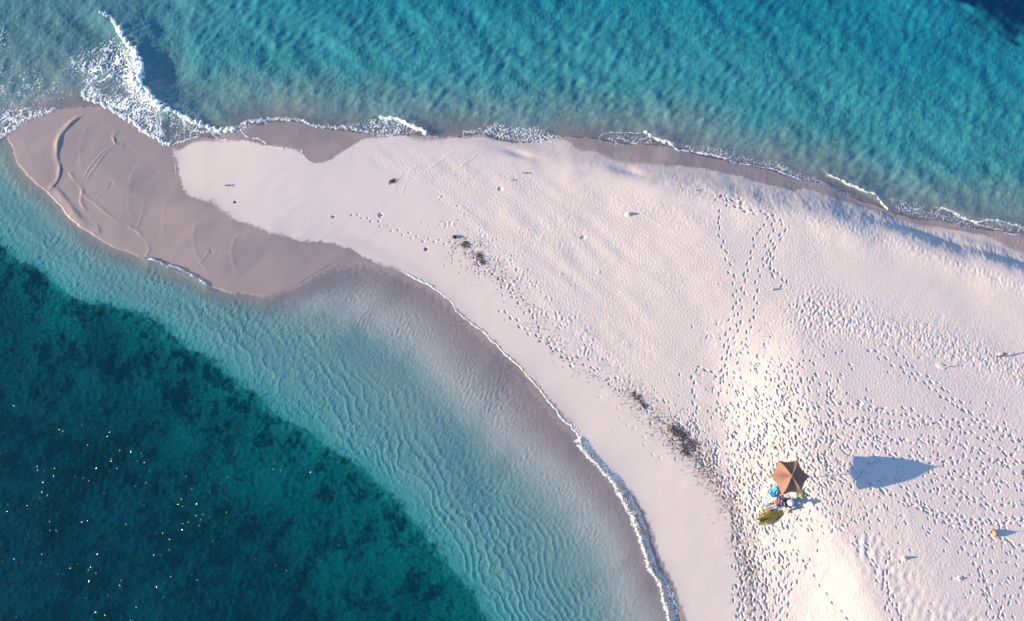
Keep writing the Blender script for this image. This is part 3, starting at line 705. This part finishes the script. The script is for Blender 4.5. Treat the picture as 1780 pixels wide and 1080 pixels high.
for r_ in rim:
    b = bmesh.new(); pts = []
    for k in range(9):
        t_ = k/8; p = tip.lerp(r_, t_); p.z += .20*math.sin(math.pi*t_**1.3)-.02; pts.append(p)
    tube(b, pts, .008, 6); bm_obj('rib', b, M_rib, um)
    b = bmesh.new(); mid = tip.lerp(r_, .5)+Vector((0, 0, .15)); pj = tip*(.62)
    tube(b, [pj, mid], .006, 6); bm_obj('strut', b, M_rib, um)
b = bmesh.new(); tube(b, [Vector((0, 0, -.25)), tip*.35, tip*.7, tip+Vector((0, 0, .02))], .022, 12); bm_obj('pole', b, M_pole, um)
b = bmesh.new(); tube(b, [tip+Vector((0, 0, .05)), tip+Vector((0, 0, .09)), tip+Vector((0, 0, .13)), tip+Vector((0, 0, .16))], [.02, .032, .026, .006], 10); bm_obj('finial', b, M_rib, um, True)

# --- towels
def towel(name, quad, label, mats, nu=26, nv=20, amp=.025, seed=1, drop=0, split=None, fold=0.0):
    rnd = np.random.default_rng(seed)
    w = [Vector((*unproj(u, v), 0)) for u, v in quad]; c = sum(w, Vector())/4; z0 = gmean(c.x, c.y, 4)
    ks = [(rnd.uniform(2, 9), rnd.uniform(2, 9), rnd.uniform(0, 6)) for _ in range(6)]
    bm = bmesh.new(); g = {}
    for i in range(nu+1):
        for j in range(nv+1):
            s_, t_ = i/nu, j/nv
            p = w[0].lerp(w[1], s_).lerp(w[3].lerp(w[2], s_), t_)
            z = .03+amp*sum(math.sin(a*s_+b_*t_*1.3+f) for a, b_, f in ks)/3
            p.x += fold*math.sin(7*t_+seed); p.y += fold*math.sin(6*s_+seed*2)
            p.z = max(gh(p.x, p.y), z0)+z-z0*0 - z0; 
            g[i, j] = bm.verts.new((p.x-c.x, p.y-c.y, max(p.z, .01)))
    for i in range(nu):
        for j in range(nv):
            f = bm.faces.new((g[i, j], g[i+1, j], g[i+1, j+1], g[i, j+1]))
            if split: f.material_index = split(i/nu, j/nv)
    o = bm_obj(name, bm, mats[0], None, True)
    for m_ in mats[1:]: o.data.materials.append(m_)
    o.location = (c.x, c.y, z0); md = o.modifiers.new('thick', 'SOLIDIFY'); md.thickness = .015
    tag(o, label, 'towel'); return o, z0
M_white = simple('white_terry', (.80, .80, .80), .95, .05, 60, .1, .3)
M_cyan = simple('cyan_terry', (.06, .52, .72), .95, .10, 60, .1, .3)
M_blue = simple('blue_terry', (.012, .13, .50), .95, .12, 60, .1, .3)
M_lcyan = simple('pale_cyan_terry', (.40, .75, .80), .95, .06, 60, .1, .3)
towel('beach_towel', [(1323, 863.5), (1344, 863.5), (1346, 885), (1325, 884.5)], 'white beach towel with a pale cyan striped end lying left of the dark blue towel', [M_white, M_lcyan, M_cyan],
      split=lambda s_, t_: 2 if .20 < s_ < .26 or .02 < s_ < .05 else (1 if s_ < .34 else 0), seed=3)
towel('beach_towel', [(1346.5, 862), (1370, 862), (1369, 880.5), (1346, 881)], 'dark blue beach towel under the person in the white sun hat', [M_blue, M_cyan], split=lambda s_, t_: 1 if t_ > .93 else 0, seed=5)
towel('beach_towel', [(1328, 848), (1344, 846.5), (1346, 862), (1334, 862)], 'crumpled bright cyan and blue towel at the upper left of the picnic spot', [M_cyan, M_blue, M_white],
      split=lambda s_, t_: 1 if t_ > .55 or .42 < s_ < .5 else (2 if .24 < s_ < .36 and t_ < .45 else 0), amp=.06, seed=8, fold=.10)

# --- people
def person(label, pose, at_, rz, skin, cloth, hat=None, hair=(.02, .014, .01)):
    x, y = unproj(*at_); root = empty('person', (x, y, gmean(x, y, 4)+.035), R(rz)); tag(root, label, 'person')
    V_ = {k: Vector(v) for k, v in pose.items()}
    bm = bmesh.new()
    def limb(pts, rad, target=None):
        t_ = target or bm
        tube(t_, pts, list(rad), 12)
        for p, r_ in zip(pts, rad): blob(t_, p, r_*1.0)
    pel, wai, che, nec, hd = (V_[k] for k in ('pelvis', 'waist', 'chest', 'neck', 'head'))
    limb([pel, wai, che], (.135, .115, .135)); limb([che, nec, hd], (.10, .055, .06))
    up_ = (hd-nec).normalized(); fw = V_['face'].normalized(); sd_ = up_.cross(fw).normalized()
    hb = bmesh.new(); bmesh.ops.create_icosphere(hb, subdivisions=3, radius=1)
    rot = Matrix((fw, sd_, up_)).transposed().to_4x4()
    def addb(p, s3, tgt=bm, sub=2):
        bmesh.ops.create_icosphere(tgt, subdivisions=sub, radius=1, matrix=Matrix.Translation(p) @ rot @ Matrix.Diagonal((*s3, 1)))
    hb.free(); hc = hd+up_*.06
    addb(hc, (.098, .078, .115), sub=3); addb(hc+fw*.05-up_*.06, (.05, .05, .05))
    addb(hc+fw*.10-up_*.012, (.018, .012, .024)); addb(hc+fw*.104-up_*.022, (.014, .016, .010))
    for s_ in (1, -1): addb(hc+sd_*.079*s_-up_*.005, (.018, .010, .028))
    for s_, n_ in ((1, 'l'), (-1, 'r')):
        sh, el, wr = V_['sh'+n_], V_['el'+n_], V_['wr'+n_]
        limb([che.lerp(sh, .3), sh, el, wr], (.09, .058, .042, .028))
        hd_ = V_['hand'+n_].normalized(); nr = Vector((0, 0, 1)); sw = nr.cross(hd_)
        if sw.length < .2: sw = Vector((0, 1, 0))
        sw.normalize(); pn = hd_.cross(sw).normalized()
        for k in range(4): tube(bm, [wr, wr+hd_*.045+sw*(k-1.5)*.016, wr+hd_*.09+sw*(k-1.5)*.021], [.02, .016, .013], 8)
        for k, L in enumerate((.060, .076, .082, .072)):
            b0 = wr+hd_*.09+sw*(k-1.5)*.021; d_ = (hd_+sw*(k-1.5)*.10).normalized()
            limb([b0, b0+d_*L*.5-pn*.004, b0+d_*L*.8-pn*.012, b0+d_*L-pn*.02], (.010, .009, .008, .007))
        b0 = wr+hd_*.03+sw*s_*.025; limb([b0, b0+hd_*.03+sw*s_*.03, b0+hd_*.06+sw*s_*.04], (.013, .011, .008))
        hp, kn, an, to = V_['hip'+n_], V_['kn'+n_], V_['an'+n_], V_['toe'+n_]
        limb([hp, kn.lerp(hp, .4), kn, an.lerp(kn, .65), an], (.098, .083, .056, .056, .038)); limb([an, an.lerp(to, .5), to], (.040, .036, .026))
    body = remeshed('body', bm, skin, .0105, root)
    cb = bmesh.new()
    limb([pel, wai, che, che.lerp(nec, .35)], (.152, .134, .152, .11), cb)
    for n_ in 'lr':
        if cloth.get('sleeve', .5) > 0: sh, el = V_['sh'+n_], V_['el'+n_]; limb([che.lerp(sh, .3), sh, sh.lerp(el, cloth.get('sleeve', .5))], (.105, .078, .066), cb)
    shirt = remeshed('shirt', cb, cloth['top'], .014, root)
    cb = bmesh.new(); limb([pel+Vector((0, .03, 0)), pel-Vector((0, .03, 0))], (.158, .158), cb)
    for n_ in 'lr': hp, kn = V_['hip'+n_], V_['kn'+n_]; limb([hp, hp.lerp(kn, cloth.get('leg', .5))], (.118, .098), cb)
    remeshed('shorts', cb, cloth['bottom'], .014, root)
    hbm = bmesh.new(); addb(hc+up_*.03-fw*.018, (.100, .088, .105), hbm, 3); addb(hc-fw*.05-up_*.06, (.05, .07, .08), hbm)
    hm = simple('hair_'+str(len(bpy.data.materials)), hair, .6, .2, 60, .4, .4)
    # keep the face free: cut away hair verts in front
    for v in list(hbm.verts):
        q = v.co-hc
        if q.dot(fw) > .045 and q.dot(up_) < .05: hbm.verts.remove(v)
    hair_o = bm_obj('hair', hbm, hm, root, True); md = hair_o.modifiers.new('t', 'SOLIDIFY'); md.thickness = .008
    for s_ in (1, -1):
        e = bmesh.new(); addb(hc+fw*.088+sd_*.032*s_+up_*.008, (.010, .014, .008), e); bm_obj('eye', e, hm, root, True)
    e = bmesh.new(); addb(hc+fw*.098-up_*.052, (.006, .024, .007), e); bm_obj('mouth', e, simple('lips_'+str(len(bpy.data.materials)), (.35, .10, .09), .5), root, True)
    if hat:
        b = bmesh.new(); n_ = 28; prof = [(.215, .018), (.205, .030), (.15, .045), (.112, .055), (.108, .10), (.092, .135), (.05, .152), (0.001, .155)]
        rings = [[b.verts.new(hc+(fw*math.cos(2*math.pi*k/n_)+sd_*math.sin(2*math.pi*k/n_))*r_*(1+.03*math.sin(3*2*math.pi*k/n_))+up_*(z_+.012*math.sin(2*2*math.pi*k/n_)*(r_ > .14))) for k in range(n_)] for r_, z_ in prof]
        for a_, c2 in zip(rings, rings[1:]):
            for k in range(n_): b.faces.new((a_[k], a_[(k+1) % n_], c2[(k+1) % n_], c2[k]))
        ho = bm_obj('sun_hat', b, hat, root, True); md = ho.modifiers.new('t', 'SOLIDIFY'); md.thickness = .005
        b = bmesh.new(); rr_ = [[b.verts.new(hc+(fw*math.cos(2*math.pi*k/n_)+sd_*math.sin(2*math.pi*k/n_))*(.114)+up_*z_) for k in range(n_)] for z_ in (.058, .085)]
        for k in range(n_): b.faces.new((rr_[0][k], rr_[0][(k+1) % n_], rr_[1][(k+1) % n_], rr_[1][k]))
        bm_obj('hat_band', b, cloth['top'], ho, True)
    return root
sit = dict(pelvis=(0, 0, .13), waist=(-.03, 0, .27), chest=(-.05, 0, .44), neck=(-.03, 0, .60), head=(.0, 0, .68), face=(1, .1, -.15),
    shl=(-.04, .17, .53), ell=(.12, .25, .34), wrl=(.34, .17, .33), handl=(1, -.2, -.15), shr=(-.04, -.17, .53), elr=(.10, -.26, .33), wrr=(.33, -.17, .33), handr=(1, .2, -.15),
    hipl=(.02, .10, .12), knl=(.40, .15, .36), anl=(.55, .12, .05), toel=(.72, .14, .03), hipr=(.02, -.10, .12), knr=(.41, -.14, .34), anr=(.60, -.11, .05), toer=(.77, -.13, .03))
lean = dict(pelvis=(0, 0, .13), waist=(-.10, 0, .24), chest=(-.22, 0, .37), neck=(-.31, 0, .50), head=(-.33, 0, .58), face=(1, -.15, .1),
    shl=(-.28, .18, .44), ell=(-.45, .24, .24), wrl=(-.48, .27, .03), handl=(-.8, .4, 0), shr=(-.28, -.18, .44), elr=(-.44, -.25, .24), wrr=(-.47, -.29, .03), handr=(-.8, -.4, 0),
    hipl=(.03, .10, .11), knl=(.46, .14, .17), anl=(.88, .13, .05), toel=(.97, .16, .17), hipr=(.03, -.10, .11), knr=(.42, -.12, .30), anr=(.66, -.12, .05), toer=(.83, -.14, .03))
lie = dict(pelvis=(0, 0, .12), waist=(-.15, 0, .12), chest=(-.34, 0, .13), neck=(-.53, 0, .13), head=(-.60, 0, .13), face=(-.1, .1, 1),
    shl=(-.45, .18, .11), ell=(-.25, .30, .08), wrl=(-.03, .26, .08), handl=(1, -.1, -.1), shr=(-.45, -.18, .11), elr=(-.50, -.42, .06), wrr=(-.68, -.30, .06), handr=(-.8, .5, 0),
    hipl=(.03, .10, .11), knl=(.44, .13, .20), anl=(.80, .12, .05), toel=(.90, .15, .14), hipr=(.03, -.10, .11), knr=(.46, -.14, .10), anr=(.88, -.15, .05), toer=(.94, -.18, .16))
M_skin1 = simple('skin_tan', (.36, .19, .12), .6, .08, 14, .3); M_skin2 = simple('skin_brown', (.24, .115, .070), .6, .08, 14, .3); M_skin3 = simple('skin_light', (.52, .33, .24), .6, .08, 14, .3)
M_navy = simple('navy_cloth', (.030, .032, .085), .9, .15, 30, .1, .2); M_pink = simple('pale_pink_cloth', (.68, .50, .50), .9, .08, 30, .1, .2)
M_olive = simple('yellow_green_cloth', (.42, .42, .14), .9, .12, 30, .1, .2); M_hat = simple('white_straw', (.82, .80, .80), .9, .06, 60, .1, .4); M_red = simple('maroon_cloth', (.22, .05, .05), .9, .1, 30, .1, .2)
person('person in dark navy clothes and a white sun hat sitting on the dark blue towel', sit, (1360, 871), -98, M_skin1, dict(top=M_navy, bottom=M_navy, sleeve=.7, leg=.8), hat=M_hat)
person('person with bare arms and pale pink shorts leaning back between the white and blue towels', lean, (1340.5, 873.5), 205, M_skin2, dict(top=M_red, bottom=M_pink, sleeve=0, leg=.55))
person('person in yellow-green top lying under the lower edge of the umbrella', lie, (1372.5, 859.5), 178, M_skin3, dict(top=M_olive, bottom=M_white, sleeve=.6, leg=.6))

# --- beach bag by the cyan towel
bx2, by2 = unproj(1347.5, 855); bag = empty('beach_bag', (bx2, by2, gmean(bx2, by2, 3)+.02), R(25)); tag(bag, 'small woven green and white beach bag beside the crumpled cyan towel', 'bag')
M_bag = NT('woven_bag'); ck = M_bag.n('TexChecker', {'Vector': M_bag.n('TexCoord').outputs['Object'], 'Color1': rgb(.10, .24, .16), 'Color2': rgb(.62, .70, .58), 'Scale': 22.0}).outputs[0]
M_bag = M_bag.done(M_bag.n('BsdfPrincipled', {'Base Color': ck, 'Roughness': .9}).outputs[0])
b = bmesh.new(); prof = [(.10, .0), (.16, .02), (.19, .12), (.20, .22), (.185, .22), (.17, .10), (.10, .03)]; n_ = 24
rg = [[b.verts.new((r_*1.25*math.cos(2*math.pi*k/n_), r_*.62*math.sin(2*math.pi*k/n_), z_)) for k in range(n_)] for r_, z_ in prof]
for a_, c2 in zip(rg, rg[1:]):
    for k in range(n_): b.faces.new((a_[k], a_[(k+1) % n_], c2[(k+1) % n_], c2[k]))
b.faces.new(rg[-1]); bm_obj('basket', b, M_bag, bag, True)
for s_ in (1, -1):
    b = bmesh.new(); tube(b, [(.12*math.cos(t_), s_*.10+s_*.05*math.sin(t_), .2+.16*math.sin(t_)) for t_ in [math.pi*k/10 for k in range(11)]], .008, 6); bm_obj('handle', b, M_rib, bag, True)

# --- palm frond: stalk end at the right, ragged tip at the left
M_leaf = simple('olive_leaf', (.165, .150, .022), .6, .35, 6, .3); M_stalk = simple('yellow_stalk', (.38, .33, .07), .6, .15, 12, .3); M_dryleaf = simple('dry_leaf', (.26, .19, .11), .8, .25, 8, .2)
fx, fy = unproj(1341, 896); fz0 = gmean(fx, fy, 5)+.03
fr_ = empty('palm_frond', (fx, fy, fz0)); tag(fr_, 'cut olive green palm frond lying on the sand below the towels', 'palm frond')
a0 = Vector((*unproj(1366, 886.5), 0))-Vector((fx, fy, 0)); a1 = Vector((*unproj(1317, 904), 0))-Vector((fx, fy, 0))
def spine(t_): 
    p = a0.lerp(a1, t_); p.z = .03+.10*math.sin(math.pi*t_)**1.0; p.y += .05*math.sin(math.pi*t_); return p
b = bmesh.new(); tube(b, [spine(k/16) for k in range(17)], [.020-.016*k/16 for k in range(17)], 8); bm_obj('stalk', b, M_stalk, fr_, True)
rnd = random.Random(5); ax = (a1-a0).normalized(); side = Vector((-ax.y, ax.x, 0))
b = bmesh.new(); bd = bmesh.new()
for sgn in (1, -1):
    for k in range(44):
        t_ = .12+.86*k/43; p = spine(t_); L = .48*(.55+.9*math.sin(math.pi*min(1, .18+t_*.72)))*rnd.uniform(.85, 1.1)
        if t_ < .3: L *= .75
        an_ = R(44-14*t_)+rnd.gauss(0, .06)
        d_ = (ax*math.cos(an_)+side*sgn*math.sin(an_)); wd_ = .020+.008*rnd.random()
        nm = Vector((0, 0, 1)); wv = d_.cross(nm).normalized(); tgt = bd if rnd.random() < .12 or t_ > .93 else b; prev = None
        for j in range(6):
            s_ = j/5; q = p+d_*L*s_; q.z = p.z + .05*math.sin(math.pi*s_)+rnd.uniform(-.004, .004) - (p.z-.015)*s_; wj = wd_*(math.sin(math.pi*(.15+.85*s_))**.6 if s_ < 1 else .05)
            l_ = tgt.verts.new(q-wv*wj); m2 = tgt.verts.new(q+Vector((0, 0, -.010))); r2 = tgt.verts.new(q+wv*wj)
            if prev: tgt.faces.new((prev[0], l_, m2, prev[1])); tgt.faces.new((prev[1], m2, r2, prev[2]))
            prev = (l_, m2, r2)
bm_obj('leaflets', b, M_leaf, fr_); bm_obj('dry_leaflets', bd, M_dryleaf, fr_)

# --- driftwood, husks, stones, seaweed
M_wood = simple('grey_driftwood', (.17, .13, .10), .9, .25, 14, .2, .5); M_pale = simple('bleached_wood', (.46, .40, .36), .9, .15, 18, .2, .4)
M_husk = simple('dark_husk', (.055, .038, .028), .9, .3, 20, .1, .6); M_orange = simple('orange_husk', (.33, .18, .075), .85, .25, 16, .2, .6); M_stone = simple('pale_stone', (.46, .42, .40), .9, .15, 16, .2, .4)
M_weed = simple('dry_seaweed', (.12, .085, .045), .9, .4, 14, .15)
def rock(name, u, v, size, mat, label, cat, seed, sq=(1, .8, .6), rz=0, sink=.25):
    x, y = unproj(u, v); rr_ = random.Random(seed); bm = bmesh.new(); bmesh.ops.create_icosphere(bm, subdivisions=3, radius=1)
    ks = [(Vector((rr_.gauss(0, 1), rr_.gauss(0, 1), rr_.gauss(0, 1)))*1.6, rr_.uniform(0, 6)) for _ in range(7)]
    for q in bm.verts:
        f = 1+.07*sum(math.sin(q.co.dot(k)+p) for k, p in ks)/1.6; q.co = Vector((q.co.x*sq[0], q.co.y*sq[1], q.co.z*sq[2]))*f*size
    o = bm_obj(name, bm, mat, None, True); o.location = (x, y, gh(x, y)+size*sq[2]*(1-2*sink)); o.rotation_euler = (0, 0, R(rz)); tag(o, label, cat); return o
def stick(u, v, L, r_, mat, label, rz, seed, lift=.0, twigs=2, cat='driftwood', name='driftwood'):
    x, y = unproj(u, v); rr_ = random.Random(seed); root = empty(name, (x, y, gh(x, y)), R(rz)); tag(root, label, cat); b = bmesh.new()
    pts = [Vector((-L/2+L*k/7, .06*L*math.sin(k*1.1+seed), .02+r_+lift*k/7+rr_.uniform(-.01, .01))) for k in range(8)]
    tube(b, pts, [r_*(1-.07*k)*rr_.uniform(.85, 1.1) for k in range(8)], 8); bm_obj('stem', b, mat, root, True)
    for t_ in range(twigs):
        b = bmesh.new(); p = pts[2+t_*2]; d_ = Vector((.5, rr_.choice((-1, 1))*.7, .35+lift)).normalized()*L*.35
        tube(b, [p, p+d_*.5+Vector((.01, .01, 0)), p+d_], [r_*.5, r_*.4, r_*.2], 6); bm_obj('twig', b, mat, root, True)
    return root
stick(397, 324, .42, .045, M_wood, 'short dark driftwood piece lying alone on smooth sand near the wet tongue', 8, 1, 0, 1)
rock('coconut_husk', 410, 353, .075, M_husk, 'tiny dark husk just below the lone driftwood piece', 'husk', 2)
rock('coconut_husk', 790, 413, .16, M_husk, 'large dark coconut husk at the upper end of the seaweed line', 'husk', 3, (1, .85, .7))
rock('coconut_husk', 741.5, 434, .085, M_husk, 'small dark husk on smooth sand left of the seaweed line', 'husk', 4)
rock('stone', 581, 378, .07, M_wood, 'small grey stone beside the start of the single line of prints', 'stone', 5)
rock('stone', 662.5, 375, .08, M_wood, 'small grey-brown stone lying above the single line of prints', 'stone', 6)
stick(913, 303, .46, .035, M_wood, 'dark driftwood stick lying flat near the crest of the upper beach', 3, 7, 0, 1)
stick(892, 315, .30, .022, M_wood, 'thin brown stick below the driftwood on the upper beach', 15, 8, 0, 1)
stick(1210, 335, .34, .02, M_wood, 'thin grey stick near the shaded bank of the upper beach', 5, 9, 0, 1)
rock('stone', 1337, 506.5, .12, M_pale, 'pale weathered lump beside the looping prints, casting a pointed shadow', 'stone', 10, (.8, .6, 1), 0, .2)
rock('stone', 1552, 965.5, .11, M_stone, 'whitish stone with a short shadow on the lower right sand', 'stone', 11, (.9, .6, .9), 10)
rock('stone', 1645, 1000, .08, M_stone, 'small pale stone below and right of the whitish stone', 'stone', 12, (.9, .7, .9), 10)
rock('stone', 1091, 376, .13, M_stone, 'low pale lump half buried in the middle of the open sand', 'stone', 13, (1.3, .7, .5), 12, .3)
stick(1722, 622, .62, .045, M_husk, 'dark knobbly branch sticking out of the rough sand near the right edge', 20, 14, .22, 2)
stick(1628, 641, .30, .03, M_pale, 'pale stub of wood on the mound left of the dark branch', 10, 15, .16, 1)
# orange husk: curved shell standing in the sand
x, y = unproj(1707, 924); root = empty('orange_husk', (x, y, gh(x, y)), R(0)); tag(root, 'orange-brown curved husk standing in the sand near the right edge', 'husk'); b = bmesh.new(); g = {}
for i in range(17):
    for j in range(9):
        a = R(95+i*170/16); zz = j/8; r_ = (.26*math.sin(math.pi*(.22+.62*zz))*.8)*(1+.06*math.sin(5*a+3*zz)); g[i, j] = b.verts.new((r_*math.cos(a)*.9, r_*math.sin(a)*1.15, -.05+.42*zz*(1-.25*abs(i-8)/8)))
for i in range(16):
    for j in range(8): b.faces.new((g[i, j], g[i+1, j], g[i+1, j+1], g[i, j+1]))
o = bm_obj('shell', b, M_orange, root, True); md = o.modifiers.new('t', 'SOLIDIFY'); md.thickness = .03
b = bmesh.new(); tube(b, [(.02, 0, -.05), (.04, .03, .15), (.02, .05, .33), (-.02, .06, .46)], [.035, .03, .02, .01], 8); bm_obj('stem', b, M_wood, root, True)
def weed(u, v, rad, n, label, seed, ani=1.4, ang=-50, mat=None):
    x, y = unproj(u, v); z0 = gmean(x, y, 3); rr_ = random.Random(seed); b = bmesh.new(); c_, s2 = math.cos(R(ang)), math.sin(R(ang))
    for _ in range(n):
        a = max(-.8, min(.8, rr_.gauss(0, .4)))*rad*ani; d_ = max(-.8, min(.8, rr_.gauss(0, .4)))*rad; p = Vector((a*c_-d_*s2, a*s2+d_*c_, 0)); th = rr_.uniform(0, 6.3); pts = []; L = rr_.uniform(.10, .28)
        for k in range(5):
            gz_ = gh(x+p.x, y+p.y)-z0; pts.append(Vector((p.x, p.y, gz_+.012+rr_.uniform(0, .07)*(1 if 0 < k < 4 else .3)))); th += rr_.gauss(0, .6); p = p+Vector((math.cos(th), math.sin(th), 0))*L/4
        tube(b, pts, [.006, .012, .013, .010, .004], 4)
    for q in range(5):
        th0 = R(ang)+(0 if q < 3 else math.pi/2); hl = rad*(.85*ani if q < 3 else .8); pts = []
        for k in range(-6, 7):
            wv = rad*.22*math.sin(k*.9+q*2+seed)+(q-1)*rad*.22*(q < 3)+(q-3.5)*rad*.5*(q > 2); px_ = k/6*hl*math.cos(th0)-wv*math.sin(th0); py_ = k/6*hl*math.sin(th0)+wv*math.cos(th0)
            pts.append(Vector((px_, py_, gh(x+px_, y+py_)-z0+.02)))
        tube(b, pts, .010, 4)
    o = bm_obj('seaweed_clump', b, mat or M_weed, None); o.location = (x, y, z0); tag(o, label, 'seaweed', 'seaweed washed up along the upper tide line')
weed(1171, 748, .42, 36, 'dark curled seaweed clump at the upper left of the largest washed-up heap', 21)
weed(1183, 758, .55, 48, 'largest dark seaweed clump on the seaward edge of the trampled sand', 22, 1.3, -80)
weed(1190, 783, .40, 36, 'dark seaweed clump just below the largest washed-up heap', 23)
weed(1200, 772, .45, 24, 'thin seaweed tangle right of the washed-up heap', 24)
weed(1107, 692, .28, 20, 'small seaweed clump up the tide line, first above the largest heap', 25, 2.2)
weed(1118, 706, .20, 13, 'tiny seaweed tuft between the small clump and the largest heap', 26)
weed(808, 426, .34, 28, 'dark seaweed clump just below the large coconut husk', 27, 1.0, 60)
weed(832, 447, .32, 24, 'brown seaweed clump second along the line from the coconut husk', 28)
weed(838, 457, .18, 10, 'smallest seaweed tuft below the second clump from the coconut husk', 29)
weed(684, 316, .26, 15, 'dark seaweed tuft alone on the upper left of the dry sand', 30, 1.2, 0)
# loose litter, too fine to count
rr_ = random.Random(44); b = bmesh.new()
def bits(n, pts, wd_):
    p_ = P(smooth(pts, 6))
    for _ in range(n):
        k = rr_.random()*(len(p_)-1.001); i = int(k); q = p_[i]*(1-(k-i))+p_[i+1]*(k-i); x_ = q[0]+rr_.gauss(0, wd_); y_ = q[1]+rr_.gauss(0, wd_); th = rr_.uniform(0, 6.3); L = rr_.uniform(.05, .16)
        z_ = gh(x_, y_)+.012; tube(b, [(x_, y_, z_), (x_+math.cos(th)*L*.5, y_+math.sin(th)*L*.5, z_+.015), (x_+math.cos(th+.7)*L, y_+math.sin(th+.7)*L, z_)], [.006, .010, .004], 4)
bits(620, [(1095, 685), (1130, 725), (1185, 765), (1225, 810), (1262, 870), (1285, 930), (1300, 1000), (1305, 1080)], .55)
bits(300, [(1150, 745), (1200, 780), (1235, 830)], .5); bits(420, [(795, 418), (835, 450), (880, 490), (930, 560), (1000, 630), (1095, 685)], .45)
tag(bm_obj('seaweed_litter', b, M_weed), 'fine brown seaweed litter strewn along the tide line', 'seaweed', kind='stuff')
